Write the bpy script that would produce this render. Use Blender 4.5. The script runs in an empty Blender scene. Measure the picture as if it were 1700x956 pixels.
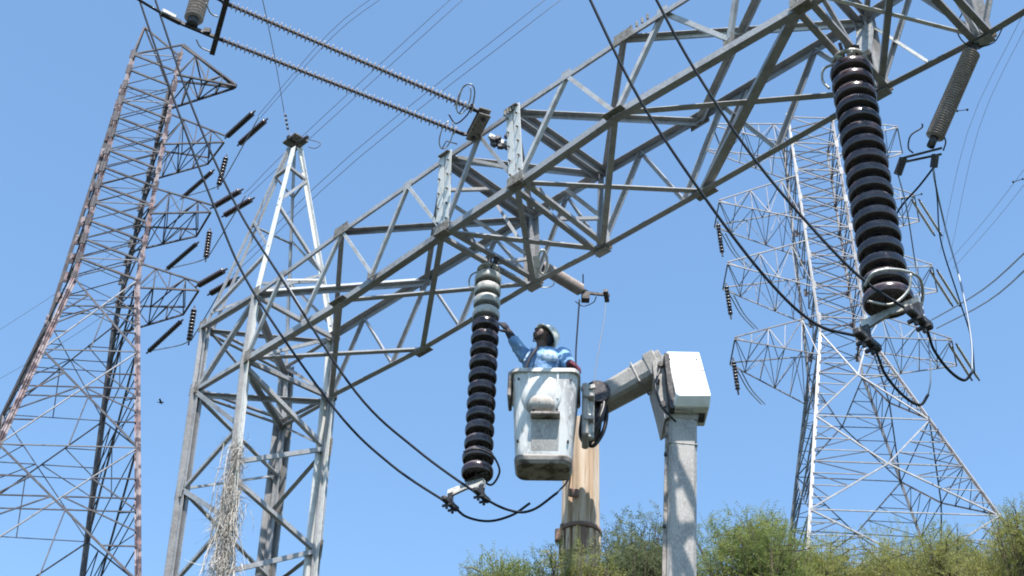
import bpy, bmesh, math, random
import numpy as np
from mathutils import Vector, Matrix, Quaternion
random.seed(7); rng = np.random.default_rng(7)
R_ = math.radians
SC = bpy.context.scene
COL = SC.collection

# ---------------------------------------------------------------- camera
F_PX, ELEV, ROLL = 2361.68, R_(37.974), R_(2.713)
EYE = Vector((0, 0, 1.6))
FWD = Vector((0, math.cos(ELEV), math.sin(ELEV)))
_R0 = Vector((1, 0, 0)); _U0 = _R0.cross(FWD)
RGT = math.cos(ROLL)*_R0 + math.sin(ROLL)*_U0
UPV = -math.sin(ROLL)*_R0 + math.cos(ROLL)*_U0
cam = bpy.data.cameras.new('camera'); co = bpy.data.objects.new('camera', cam); COL.objects.link(co)
cam.sensor_width = 36; cam.lens = 36*F_PX/1700; cam.clip_end = 5000; cam.clip_start = .1
co.matrix_world = Matrix((( RGT.x, UPV.x, -FWD.x, EYE.x), (RGT.y, UPV.y, -FWD.y, EYE.y), (RGT.z, UPV.z, -FWD.z, EYE.z), (0, 0, 0, 1)))
SC.camera = co

# ---------------------------------------------------------------- light
SUN = Vector((.07, -.43, .90)).normalized()
el = math.asin(SUN.z); az = math.atan2(SUN.x, SUN.y)
w = bpy.data.worlds.new('World'); SC.world = w; w.use_nodes = True
nt = w.node_tree; bg = nt.nodes['Background']
sky = nt.nodes.new('ShaderNodeTexSky'); sky.sky_type = 'NISHITA'; sky.sun_disc = False
sky.sun_elevation = el; sky.sun_rotation = az
sky.air_density = 1.0; sky.dust_density = .35; sky.ozone_density = 2.6; sky.altitude = 0
tint = nt.nodes.new('ShaderNodeMix'); tint.data_type = 'RGBA'; tint.blend_type = 'MULTIPLY'; tint.inputs[0].default_value = 1; tint.inputs[7].default_value = (.93, 1.04, 1.02, 1)
nt.links.new(sky.outputs[0], tint.inputs[6]); nt.links.new(tint.outputs[2], bg.inputs[0]); bg.inputs[1].default_value = .15
sl = bpy.data.lights.new('sun', 'SUN'); sl.energy = 4.5; sl.angle = R_(.5); sl.color = (1, .955, .88)
so = bpy.data.objects.new('sun', sl); COL.objects.link(so); so.rotation_euler = (-SUN).to_track_quat('-Z', 'Y').to_euler()
so.location = (0, -20, 60)
SC.view_settings.view_transform = 'Standard'; SC.view_settings.look = 'None'
SC.view_settings.exposure = 0.93; SC.view_settings.gamma = 1
try: SC.cycles.filter_width = 1.9
except Exception: pass
SC.render.resolution_x, SC.render.resolution_y = 1024, 576

# ---------------------------------------------------------------- surveying: a sight line of the photo met with a real plane
def ray(x, y): return FWD + RGT*((x-850)/F_PX) - UPV*((y-478)/F_PX)
def at(x, y, Y):                       # where the sight line crosses the vertical plane at world Y
    d = ray(x, y); return EYE + d*(Y/d.y)
def pz(x, y, z):                       # where it crosses the level plane at height z
    d = ray(x, y); return EYE + d*((z-1.6)/d.z)
def pd(x, y, dep): return EYE + ray(x, y)*dep
def depth(p): return (p-EYE).dot(FWD)

# ---------------------------------------------------------------- materials
def mat(name, base, rough=.6, metal=0., noise=None, bump=0., nscale=6., spec=.5, rand=0., coat=0., stretch=None):
    """noise: list of (scale, colour, low, high) overlays in world space."""
    m = bpy.data.materials.new(name); m.use_nodes = True; t = m.node_tree; b = t.nodes['Principled BSDF']
    b.inputs['Roughness'].default_value = rough; b.inputs['Metallic'].default_value = metal
    b.inputs['Specular IOR Level'].default_value = spec; b.inputs['Coat Weight'].default_value = coat
    b.inputs['Base Color'].default_value = (*base, 1)
    g = t.nodes.new('ShaderNodeNewGeometry'); src = g.outputs['Position']
    if stretch:
        mp = t.nodes.new('ShaderNodeMapping'); mp.inputs['Scale'].default_value = stretch; t.links.new(src, mp.inputs[0]); src = mp.outputs[0]
    cur = None
    for (s, c, lo, hi) in (noise or []):
        n = t.nodes.new('ShaderNodeTexNoise'); n.inputs['Scale'].default_value = s; n.inputs['Detail'].default_value = 6; t.links.new(src, n.inputs['Vector'])
        mr = t.nodes.new('ShaderNodeMapRange'); mr.inputs[1].default_value = lo; mr.inputs[2].default_value = hi; t.links.new(n.outputs[0], mr.inputs[0])
        mx = t.nodes.new('ShaderNodeMix'); mx.data_type = 'RGBA'
        t.links.new(mr.outputs[0], mx.inputs[0])
        if cur is None: mx.inputs[6].default_value = (*base, 1)
        else: t.links.new(cur, mx.inputs[6])
        mx.inputs[7].default_value = (*c, 1); cur = mx.outputs[2]
    if rand:
        oi = t.nodes.new('ShaderNodeObjectInfo'); mr = t.nodes.new('ShaderNodeMapRange'); mr.inputs[3].default_value = 1-rand; mr.inputs[4].default_value = 1+rand
        t.links.new(oi.outputs['Random'], mr.inputs[0])
        hv = t.nodes.new('ShaderNodeHueSaturation'); t.links.new(mr.outputs[0], hv.inputs['Value'])
        if cur is None: hv.inputs['Color'].default_value = (*base, 1)
        else: t.links.new(cur, hv.inputs['Color'])
        cur = hv.outputs[0]
    if cur is not None: t.links.new(cur, b.inputs['Base Color'])
    if bump:
        n = t.nodes.new('ShaderNodeTexNoise'); n.inputs['Scale'].default_value = nscale; n.inputs['Detail'].default_value = 5; t.links.new(src, n.inputs['Vector'])
        bp = t.nodes.new('ShaderNodeBump'); bp.inputs['Strength'].default_value = bump; bp.inputs['Distance'].default_value = .01
        t.links.new(n.outputs[0], bp.inputs['Height']); t.links.new(bp.outputs[0], b.inputs['Normal'])
    return m
STEEL = mat('galvanised_steel', (.33, .33, .345), .62, .08, [(5, (.265, .26, .265), .45, .62), (30, (.42, .41, .40), .5, .75), (3.1, (.20, .15, .12), .68, .82)], .25, 40, .4, .16)
GUSS = mat('weathered_gusset_steel', (.24, .225, .205), .8, .15, [(20, (.13, .105, .085), .45, .65), (45, (.34, .32, .29), .55, .75)], .5, 60, .3)
WEBS = mat('sunlit_grey_galvanised_angle', (.46, .455, .45), .6, .08, [(8, (.36, .35, .345), .45, .62), (36, (.22, .2, .19), .62, .76)], .2, 40, .4, .12)  # lighter copy of the steel: sunlight on the near webs put into colour
PALE = mat('pale_and_sunlit_galvanising', (.66, .65, .62), .55, .1, [(12, (.50, .48, .45), .5, .7), (40, (.22, .2, .18), .66, .78)], .2, 40, .4)  # splice posts are pale themselves; on the legs sunlight is put into colour
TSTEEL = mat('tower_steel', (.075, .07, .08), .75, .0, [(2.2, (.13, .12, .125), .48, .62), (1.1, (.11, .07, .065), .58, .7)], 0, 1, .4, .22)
TMID = mat('half_lit_tower_steel', (.24, .23, .24), .55, .15, [(2.5, (.13, .12, .13), .5, .65)], 0, 1, .5, .2)  # mid-tone copy of the tower steel: part-lit faces and haze put into colour
TLIGHT = mat('sunlit_tower_steel', (.27, .265, .275), .5, .2, [(2.5, (.36, .35, .35), .5, .65)], 0, 1, .5, .15)  # lightest copy of the tower steel: sunlit members put into colour
RED = mat('sunlit_red_tower_paint', (.30, .245, .25), .7, 0, [(.9, (.24, .15, .15), .45, .6), (2.2, (.055, .035, .045), .46, .54)], 0, 1, .4, .1)  # reddish paint, lightened for the legs in sun
PORC = mat('brown_glazed_porcelain', (.030, .014, .015), .22, 0, [(14, (.07, .05, .05), .5, .75)], .03, 20, .6, .4)
def dusty(m, col, lo, hi):
    t = m.node_tree; b = t.nodes['Principled BSDF']; g = t.nodes.new('ShaderNodeNewGeometry'); sx = t.nodes.new('ShaderNodeSeparateXYZ'); t.links.new(g.outputs['Normal'], sx.inputs[0])
    mr = t.nodes.new('ShaderNodeMapRange'); mr.inputs[1].default_value = lo; mr.inputs[2].default_value = hi; t.links.new(sx.outputs[2], mr.inputs[0])
    nz = t.nodes.new('ShaderNodeTexNoise'); nz.inputs['Scale'].default_value = 9; ml = t.nodes.new('ShaderNodeMath'); ml.operation = 'MULTIPLY'; t.links.new(g.outputs['Position'], nz.inputs['Vector'])
    m2 = t.nodes.new('ShaderNodeMapRange'); m2.inputs[1].default_value = .35; m2.inputs[2].default_value = .6; m2.inputs[3].default_value = .35; t.links.new(nz.outputs[0], m2.inputs[0])
    t.links.new(mr.outputs[0], ml.inputs[0]); t.links.new(m2.outputs[0], ml.inputs[1])
    mx = t.nodes.new('ShaderNodeMix'); mx.data_type = 'RGBA'; old = b.inputs['Base Color'].links[0].from_socket
    t.links.new(ml.outputs[0], mx.inputs[0]); t.links.new(old, mx.inputs[6]); mx.inputs[7].default_value = (*col, 1); t.links.new(mx.outputs[2], b.inputs['Base Color'])
dusty(PORC, (.23, .20, .22), .22, .62)  # dust on upward faces, also puts the sunlit shoulder arcs into the colour
PORCD = mat('chalky_grey_porcelain', (.43, .42, .40), .5, 0, [(18, (.30, .29, .27), .5, .68), (45, (.58, .57, .54), .55, .7)], .1, 40, .5)
COMP = mat('weathered_silicone_rubber', (.34, .285, .265), .75, 0, [(25, (.45, .40, .37), .45, .65)], .1, 50, .3)
ROD = mat('dark_rubber_rod', (.09, .07, .068), .6, 0, None, 0, 1, .3)
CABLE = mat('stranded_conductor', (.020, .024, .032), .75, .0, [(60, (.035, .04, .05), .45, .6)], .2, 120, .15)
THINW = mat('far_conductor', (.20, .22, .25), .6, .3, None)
PALEW = mat('pale_jumper_wire', (.25, .28, .33), .5, .4, None)
FIT = mat('galvanised_fitting', (.46, .45, .42), .5, .5, [(25, (.25, .23, .2), .5, .68)], .3, 60, .5)
DARKF = mat('dark_forged_fitting', (.06, .055, .06), .6, .5, [(30, (.14, .13, .12), .5, .7)], .3, 60, .4)
FIBER = mat('dirty_white_fibreglass', (.62, .61, .59), .38, 0, [(3.2, (.36, .345, .33), .44, .62), (9, (.23, .205, .19), .60, .74), (26, (.70, .69, .67), .5, .7)], .12, 30, .5, 0, .1, (1.6, 1, .55))
FIBERD = mat('grimy_fibreglass_base', (.33, .285, .255), .6, 0, [(8, (.09, .07, .06), .45, .6), (22, (.38, .34, .3), .55, .7)], .2, 30, .4)
BOOMG = mat('grey_painted_boom', (.36, .335, .315), .6, 0, [(5, (.29, .265, .25), .42, .6), (22, (.21, .18, .165), .60, .74), (60, (.46, .44, .42), .5, .7)], .15, 50, .4, 0, 0, (1, 1, .5))
BOSS = mat('worn_beige_step', (.37, .32, .285), .6, 0, [(12, (.46, .42, .38), .45, .6), (30, (.22, .18, .155), .58, .7)], .15, 50, .4)
WHITE = mat('white_painted_cover', (.80, .79, .77), .4, 0, [(7, (.70, .69, .66), .5, .7), (30, (.5, .47, .43), .66, .76)], .05, 20, .5, 0, .1)
WOOD = mat('weathered_pole_wood', (.60, .46, .34), .85, 0, [(6, (.50, .36, .25), .46, .62), (16, (.68, .56, .45), .48, .66), (34, (.26, .17, .11), .60, .70)], .7, 40, .3, 0, 0, (1, 1, .09))
RUST = mat('rusty_iron', (.27, .18, .15), .85, .2, [(20, (.24, .16, .13), .5, .65)], .5, 50, .3)
BLACK = mat('black_rubber_hose', (.018, .016, .02), .45, 0, None)
SKIN = mat('brown_skin', (.085, .042, .028), .5, 0, None, .05, 60)
SHIRT = mat('light_blue_shirt', (.17, .30, .53), .9, 0, [(7, (.26, .42, .64), .42, .6)], .5, 22, .2)
PRINT = mat('white_shirt_panel', (.50, .58, .68), .9, 0, [(26, (.20, .33, .52), .50, .58)], .4, 22, .2)
GLOVE = mat('dark_work_glove', (.035, .032, .045), .8, 0, [(60, (.10, .095, .10), .5, .65)], .4, 60, .3)
RGLOVE = mat('maroon_glove', (.12, .022, .035), .8, 0, None, .4, 60, .3)
HELM = mat('cream_hard_hat', (.76, .72, .62), .38, 0, [(30, (.5, .46, .38), .6, .72)], 0, 1, .5)
STRAP = mat('dark_harness_strap', (.03, .032, .045), .8)
TROU = mat('navy_trousers', (.03, .04, .07), .9)
DRY = mat('bleached_dry_vine', (.50, .45, .40), .9, 0, [(14, (.62, .57, .52), .45, .6), (40, (.20, .155, .125), .54, .68)], 0, 1, .2)
GROUND = mat('dry_scrub_ground', (.040, .043, .032), .95, 0, [(.4, (.022, .032, .018), .40, .58), (6, (.08, .07, .055), .58, .78)], .3, 8, .2)
BARK = mat('acacia_bark', (.10, .075, .055), .9, 0, [(20, (.17, .135, .10), .5, .65)], .6, 30, .2)
BIRDM = mat('black_feathers', (.02, .02, .022), .7)
def leafmat(name, a, b_, c):
    m = mat(name, a, .6, 0, [(1.3, b_, .40, .60), (9, c, .52, .70)], 0, 1, .25)
    t = m.node_tree; out = t.nodes['Material Output']; p = t.nodes['Principled BSDF']
    tr = t.nodes.new('ShaderNodeBsdfTranslucent'); mx = t.nodes.new('ShaderNodeMixShader'); mx.inputs[0].default_value = .5
    lk = p.inputs['Base Color'].links
    t.links.new(lk[0].from_socket, tr.inputs[0]); t.links.new(p.outputs[0], mx.inputs[1]); t.links.new(tr.outputs[0], mx.inputs[2]); t.links.new(mx.outputs[0], out.inputs[0])
    return m
LEAF1 = leafmat('olive_acacia_leaf', (.25, .28, .085), (.17, .215, .065), (.35, .37, .13))
LEAF2 = leafmat('yellow_green_acacia_leaf', (.32, .315, .105), (.23, .245, .07), (.41, .385, .16))
LEAF3 = leafmat('dusty_green_acacia_leaf', (.19, .215, .11), (.12, .15, .07), (.27, .29, .15))

# ---------------------------------------------------------------- object helpers
WM = {}
def link(name, data, parent=None, world=None):
    o = bpy.data.objects.new(name, data); COL.objects.link(o)
    world = world or (WM[parent.name] if parent and data is not None and False else Matrix())
    if parent is not None:
        o.parent = parent; o.matrix_basis = WM[parent.name].inverted() @ world
    else: o.matrix_basis = world
    WM[o.name] = world
    return o
def tag(o, label=None, cat=None, group=None, kind=None):
    if label: o['label'] = label
    if cat: o['category'] = cat
    if group: o['group'] = group
    if kind: o['kind'] = kind
    return o
def thing(name, loc, label, cat, group=None):
    return tag(link(name, None, None, Matrix.Translation(loc)), label, cat, group)
def basis(a, n):
    a = a.normalized(); n = n - a*n.dot(a)
    if n.length < 1e-4: n = a.orthogonal()
    n.normalize(); b = n.cross(a)
    return b, n, a
class MB:
    def __init__(s): s.v = []; s.f = []
    def add(s, vs, fs):
        k = len(s.v); s.v += [tuple(v) for v in vs]; s.f += [tuple(i+k for i in f) for f in fs]; return s
    def box(s, c, size, M=None, ch=0.):
        c = Vector(c); hx, hy, hz = [q/2 for q in size]
        if ch <= 0:
            vs = [Vector((x*hx, y*hy, z*hz)) for x in (-1, 1) for y in (-1, 1) for z in (-1, 1)]
            fs = [(0, 1, 3, 2), (4, 6, 7, 5), (0, 4, 5, 1), (2, 3, 7, 6), (0, 2, 6, 4), (1, 5, 7, 3)]
        else:
            pts = [(-hx+ch, -hy), (hx-ch, -hy), (hx, -hy+ch), (hx, hy-ch), (hx-ch, hy), (-hx+ch, hy), (-hx, hy-ch), (-hx, -hy+ch)]
            vs = []
            for z, k in ((-hz, .0), (-hz+ch, 1), (hz-ch, 1), (hz, 0.)):
                q = 1 if k else 0
                for (x, y) in pts:
                    vs.append(Vector((x if q else x*(1-ch/hx), y if q else y*(1-ch/hy), z)))
            fs = [tuple(reversed(range(8))), tuple(range(24, 32))]
            for r in range(3):
                for i in range(8): fs.append((r*8+i, r*8+(i+1) % 8, (r+1)*8+(i+1) % 8, (r+1)*8+i))
        if M: vs = [M @ v for v in vs]
        return s.add([v+c for v in vs], fs)
    def bar(s, p0, p1, wx, wy, n=Vector((0, 0, 1)), ch=0):
        p0, p1 = Vector(p0), Vector(p1); b, n, a = basis(p1-p0, Vector(n))
        M = Matrix((b, n, a)).transposed()
        return s.box((p0+p1)/2, (wx, wy, (p1-p0).length), M, ch)
    def tube(s, pts, r, seg=8, cap=True):
        pts = [Vector(p) for p in pts]; rs = r if hasattr(r, '__len__') else [r]*len(pts)
        ref = None; rings = []
        for i, p in enumerate(pts):
            t = (pts[min(i+1, len(pts)-1)]-pts[max(i-1, 0)]).normalized()
            if ref is None: ref = t.orthogonal().normalized()
            ref = (ref-t*ref.dot(t)).normalized(); b = t.cross(ref)
            rings.append([p+(ref*math.cos(2*math.pi*k/seg)+b*math.sin(2*math.pi*k/seg))*rs[i] for k in range(seg)])
        fs = []
        for i in range(len(pts)-1):
            for k in range(seg): fs.append((i*seg+k, i*seg+(k+1) % seg, (i+1)*seg+(k+1) % seg, (i+1)*seg+k))
        if cap: fs += [tuple(reversed(range(seg))), tuple((len(pts)-1)*seg+k for k in range(seg))]
        return s.add([v for rr in rings for v in rr], fs)
    def lathe(s, prof, seg=20, M=None):
        vs = []; fs = []
        for (r, z) in prof:
            for k in range(seg):
                a = 2*math.pi*k/seg; vs.append(Vector((r*math.cos(a), r*math.sin(a), z)))
        for i in range(len(prof)-1):
            for k in range(seg): fs.append((i*seg+k, i*seg+(k+1) % seg, (i+1)*seg+(k+1) % seg, (i+1)*seg+k))
        if M: vs = [M @ v for v in vs]
        return s.add(vs, fs)
    def ell(s, c, rad, M=None, seg=14, rings=9):
        vs = [Vector((0, 0, rad[2]))]
        for i in range(1, rings):
            th = math.pi*i/rings
            for k in range(seg):
                a = 2*math.pi*k/seg; vs.append(Vector((rad[0]*math.sin(th)*math.cos(a), rad[1]*math.sin(th)*math.sin(a), rad[2]*math.cos(th))))
        vs.append(Vector((0, 0, -rad[2]))); fs = []
        for k in range(seg): fs.append((0, 1+k, 1+(k+1) % seg))
        for i in range(rings-2):
            for k in range(seg): fs.append((1+i*seg+k, 1+(i+1)*seg+k, 1+(i+1)*seg+(k+1) % seg, 1+i*seg+(k+1) % seg))
        L = len(vs)-1
        for k in range(seg): fs.append((L, L-seg+(k+1) % seg, L-seg+k))
        if M: vs = [M @ v for v in vs]
        return s.add([v+Vector(c) for v in vs], fs)
    def mesh(s, name, m, smooth=False):
        me = bpy.data.meshes.new(name); me.from_pydata(s.v, [], s.f); me.materials.append(m)
        if smooth: me.polygons.foreach_set('use_smooth', [True]*len(me.polygons))
        me.update(); return me
    def build(s, name, m, parent=None, smooth=False, loc=None):
        """world-space vertices -> object whose origin sits at loc"""
        loc = Vector(loc) if loc is not None else (WM[parent.name].translation if parent else Vector(s.v[0]))
        s.v = [tuple(Vector(v)-loc) for v in s.v]
        return link(name, s.mesh(name, m, smooth), parent, Matrix.Translation(loc))
_cache = {}
def unit(kind, w_, t_, m):
    k = (kind, round(w_, 4), round(t_, 4), m.name)
    if k in _cache: return _cache[k]
    b = MB()
    if kind == 'L': sec = [(-w_/2, 0), (w_/2, 0), (w_/2, -t_), (-w_/2+t_, -t_), (-w_/2+t_, -w_), (-w_/2, -w_)]
    elif kind == 'U': sec = [(-w_/2, 0), (w_/2, 0), (w_/2, -w_*.55), (w_/2-t_, -w_*.55), (w_/2-t_, -t_), (-w_/2+t_, -t_), (-w_/2+t_, -w_*.55), (-w_/2, -w_*.55)]
    elif kind == 'P': sec = [(-w_/2, t_/2), (w_/2, t_/2), (w_/2, -t_/2), (-w_/2, -t_/2)]
    else: sec = [(w_/2*math.cos(2*math.pi*i/8), w_/2*math.sin(2*math.pi*i/8)) for i in range(8, 0, -1)]
    n = len(sec); vs = [(x, y, 0) for x, y in sec]+[(x, y, 1) for x, y in sec]
    fs = [tuple(range(n)), tuple(reversed(range(n, 2*n)))]+[(i, n+i, n+(i+1) % n, (i+1) % n) for i in range(n)]
    if kind == 'L': fs = [(0, 1, 2, 3), (0, 3, 4, 5), (9, 8, 7, 6), (11, 10, 9, 6)]+fs[2:]
    if kind == 'U': fs = [(1, 2, 3, 4), (0, 1, 4, 5), (0, 5, 6, 7), (12, 11, 10, 9), (13, 12, 9, 8), (15, 14, 13, 8)]+fs[2:]
    b.add(vs, fs); _cache[k] = b.mesh('member_'+{'L': 'angle', 'U': 'channel', 'P': 'flat', 'R': 'round'}[kind], m); return _cache[k]
def member(name, parent, p0, p1, n=Vector((0, 0, 1)), w_=.07, t_=.008, m=None, kind='L', flip=False):
    p0, p1 = Vector(p0), Vector(p1); n = Vector(n)
    b, n, a = basis(p1-p0, n)
    # the free flange of an angle hangs from its lower edge
    if kind == 'L' and abs(n.z) > .7:              # level bracing: the free flange stands on the side away from the yard's near edge
        if b.y > 0: a = -a; p0, p1 = p1, p0; b = -b
    elif (b.z > 0) == flip and kind == 'L': a = -a; p0, p1 = p1, p0; b = -b
    L = (p1-p0).length
    W = Matrix(((b.x, n.x, a.x*L, p0.x), (b.y, n.y, a.y*L, p0.y), (b.z, n.z, a.z*L, p0.z), (0, 0, 0, 1)))
    return link(name, unit(kind, w_, t_, m or STEEL), parent, W)
def spline(pts, n=8):
    pts = [Vector(p) for p in pts]; out = []
    P = [pts[0]*2-pts[1]]+pts+[pts[-1]*2-pts[-2]]
    for i in range(1, len(P)-2):
        for k in range(n):
            t = k/n; a, b, c, d = P[i-1], P[i], P[i+1], P[i+2]
            out.append(.5*((2*b)+(c-a)*t+(2*a-5*b+4*c-d)*t*t+(3*b-a-3*c+d)*t**3))
    out.append(pts[-1]); return out
def cable(name, pts, r, m, label, cat, group=None, seg=6, n=8, parent=None):
    b = MB().tube(spline(pts, n), r, seg)
    o = b.build(name, m, parent, True, pts[0])
    if parent is None: tag(o, label, cat, group)
    return o

# ---------------------------------------------------------------- ground
g = MB(); N = 40; S = 1600
vs = []; fs = []
for i in range(N+1):
    for j in range(N+1):
        u = (i/N-.5)*2; v = (j/N-.5)*2; x = S*u*abs(u); y = S*v*abs(v)
        dd = math.hypot(x, y); z = 0 if dd < 90 else .02*(dd-90)*(.5+.5*math.sin(x*.011+1)*math.cos(y*.013))
        vs.append((x, y, min(z, 24)))
for i in range(N):
    for j in range(N): fs.append((i*(N+1)+j, (i+1)*(N+1)+j, (i+1)*(N+1)+j+1, i*(N+1)+j+1))
tag(g.add(vs, fs).build('ground', GROUND, None, True, (0, 0, 0)), 'dry scrubby ground under the power line yard', None, None, 'structure')

# ================================================================ steel gantry (beam + leg tower + peak)
S6 = .6
psi = R_(-46.0182); U = Vector((math.cos(psi), math.sin(psi), 0)); V = Vector((-math.sin(psi), math.cos(psi), 0)); Z = Vector((0, 0, 1))
O = EYE+(Vector((-5.2327, 23.0536, 17.6047))-EYE)*S6
BW, BH = 2.2*S6, 1.6455*S6
T = [t*S6 for t in (0, 2.8048, 5.747, 7.4929, 9.8181, 13.1696, 14.82, 17.6)]
def nom(ch, t): return O+U*t+(V*BW if ch in 'CD' else Z*0)+(Z*BH if ch in 'AC' else Z*0)
def snap(ch, t, x, y): return pd(x, y, depth(nom(ch, t)))
obs = {'A0': (425, 488), 'B0': (408, 595), 'C0': (555, 560), 'D0': (550, 658), 'A1': (568, 383), 'B1': (565, 499), 'C1': (707, 467), 'D1': (701, 580),
       'A2': (740, 262), 'B2': (735, 383), 'C2': (883, 362), 'D2': (887, 470), 'A3': (852, 185), 'B3': (858, 302), 'C3': (1003, 290), 'D3': (1000, 412),
       'A4': (1036, 62), 'B4': (1022, 187), 'C4': (1160, 200), 'D4': (1170, 317), 'B5': (1332, 5), 'C5': (1437, 35), 'D5': (1462, 150), 'D6': (1632, 62)}
ND = {}
for i in range(8):
    for ch in 'ABCD':
        k = ch+str(i); ND[k] = snap(ch, T[i], *obs[k]) if k in obs else nom(ch, T[i])
gan = thing('steel_gantry', O+(U*(-.5)+V*.66)-Z*O.z, 'grey galvanised lattice gantry with peaked leg tower and box truss beam crossing overhead', 'gantry')
nS, nN = V, -V      # far and near side normals
def mem(name, a, b, n, w_=.075, kind='L', t_=.008, m=None, flip=False):
    if kind in 'LU': w_ *= {'chord': .75, 'brace': .70, 'tie': .72, 'post': .92}.get(name, .9)*(1.15 if name == 'brace' and abs(Vector(n).z) > .7 else 1)
    return member(name, gan, a, b, n, w_, t_, m, kind, flip)
# chords: one length between each pair of panel points
for ch, n, w_ in (('A', -V, .082), ('B', -V, .105), ('C', V, .105), ('D', V, .092)):
    for i in range(7):
        a, b = ND[ch+str(i)], ND[ch+str(i+1)]
        # chord corner angle: one flange in the side face, the other in the level face
        d = (b-a).normalized()
        mem('chord', a-d*.03, b+d*.03, n, w_, flip=(ch in 'AC'))
# warren webs
def third(ch, i0, i1, f, px=None):
    p = ND[ch+str(i0)].lerp(ND[ch+str(i1)], f)
    return pd(px[0], px[1], depth(p)) if px else p
def chordpt(ch, t):
    for i in range(7):
        if t <= T[i+1] or i == 6:
            f = (t-T[i])/(T[i+1]-T[i]); return ND[ch+str(i)].lerp(ND[ch+str(i+1)], f)
def web(top, bot, t0, t1, n, bays, w_):
    L = t1-t0; pts = []
    for k in range(bays*2+1):
        t = t0+L*k/(2*bays); pts.append(chordpt(bot if k % 2 == 0 else top, t))
    for k in range(len(pts)-1):
        off = n*.012
        mem('brace', pts[k]+off, pts[k+1]+off, n, w_, 'L', .007, flip=n.y > 0)
    return pts
# near side: apexes read from the photograph
def A_(t, x, y): return snap('A', t, x, y)
def B_(t, x, y): return snap('B', t, x, y)
t2 = T[2]; tl = T[5]-T[3]
nearL = [ND['B0'], A_(t2/6, 467, 458), B_(t2/3, 505, 522), ND['A1'], B_(t2*.667, 617, 454), A_(t2*.833, 677, 308), ND['B2']]
nearR = [ND['B3'], A_(T[3]+tl*.18, 940, 125), ND['B4'], A_(T[3]+tl*.5, 1100, 20), B_(T[3]+tl*.667, 1210, 65), chordpt('A', T[3]+tl*.84), ND['B5']]
for P_, w_ in ((nearL, .062), (nearR, .072)):
    for k in range(len(P_)-1): mem('brace', P_[k]-V*.012, P_[k+1]-V*.012, -V, w_*.92, m=WEBS)
    for k in range(1, len(P_)-1):
        mem('gusset_plate', P_[k]-U*.06-V*.006, P_[k]+U*.06-V*.006, -V, .12, 'P', .008, GUSS if k % 2 == 0 else STEEL)
web('C', 'D', 0, t2, V, 3, .06); web('C', 'D', T[3], T[5], V, 3, .068)
for ss in (('A', 'B', -V), ('C', 'D', V)):
    web(ss[0], ss[1], T[2], T[3], ss[2], 1, .058); web(ss[0], ss[1], T[5], T[6], ss[2], 1, .06); web(ss[0], ss[1], T[6], T[7], ss[2], 2, .06)
mem('brace', chordpt('D', T[4]), chordpt('C', T[4]+.62), V, .10, 'U'); mem('brace', ND['D4'], ND['B5'], -Z, .115, 'U')
# level faces: crossed zigzags, bottom (B-D) and top (A-C)
for bot, top, n in (('B', 'D', -Z), ('A', 'C', Z)):
    for (i, j) in ((0, 1), (1, 2), (3, 4), (4, 5)):
        if (bot, i) == ('B', 4): continue
        off = n*.01
        mem('brace', ND[bot+str(i)]+off, ND[top+str(j)]+off, n, .075)
        if not (bot == 'A' and i == 4): mem('brace', ND[top+str(i)]+off*2.6, ND[bot+str(j)]+off*2.6, n, .075)
mem('brace', ND['B4']-Z*.01, ND['D5']-Z*.01, -Z, .085)
mem('brace', ND['A4']+Z*.01, ND['C5']+Z*.01, Z, .065, m=PALE)
mem('brace', ND['A5']+Z*.02, ND['C4']+Z*.02, Z, .085)
mem('brace', ND['C5']+Z*.01, ND['A6']+Z*.01, Z, .07); mem('brace', pd(1362, -6, depth(ND['B5'])), pd(1612, 58, depth(nom('D', T[6]))), V, .06, m=PALE)
mem('brace', pd(1440, 38, depth(ND['C5'])), pd(1541, 103, depth(ND['D5'])-.3), V, .045, m=PALE)
mem('brace', ND['D5']-Z*.01, ND['B6']-Z*.01, -Z, .07); mem('brace', ND['B6']-Z*.03, ND['D7']-Z*.03, -Z, .07)
# splice panels: crossed members top and bottom
mem('brace', ND['B2']-Z*.02, ND['D3']-Z*.02, -Z, .085); mem('brace', ND['B3']-Z*.05, ND['D2']-Z*.05, -Z, .075)
mem('brace', ND['A2']+Z*.02, ND['C3']+Z*.02, Z, .075); mem('brace', ND['A3']+Z*.05, ND['C2']+Z*.05, Z, .075)
# inner diaphragm ties of the splice panel
for a, b in ((pd(821, 334, depth(ND['C2'])), pd(862, 397, depth(ND['D2']))), (pd(766, 373, depth(ND['B2'])+.1), pd(800, 418, depth(ND['B2'])+.4)),
             (pd(895, 312, depth(ND['B3'])+.3), pd(920, 348, depth(ND['B3'])+.5)), (pd(941, 314, depth(ND['C3'])-.4), pd(994, 355, depth(ND['C3']))),
             (pd(745, 314, depth(ND['A2'])), pd(823, 312, depth(ND['C2'])-.3)), (pd(760, 260, depth(ND['A2'])), pd(845, 278, depth(ND['A3']))), (pd(822, 435, depth(ND['D2'])-.3), pd(880, 428, depth(ND['D2']))),
             (pd(930, 362, depth(ND['D3'])-.3), pd(995, 361, depth(ND['D3']))), (pd(750, 338, depth(ND['B2'])+.2), pd(872, 420, depth(ND['D2'])-.3))):
    mem('tie', a, b, Vector((-.2, -.9, -.3)), .05)
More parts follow.
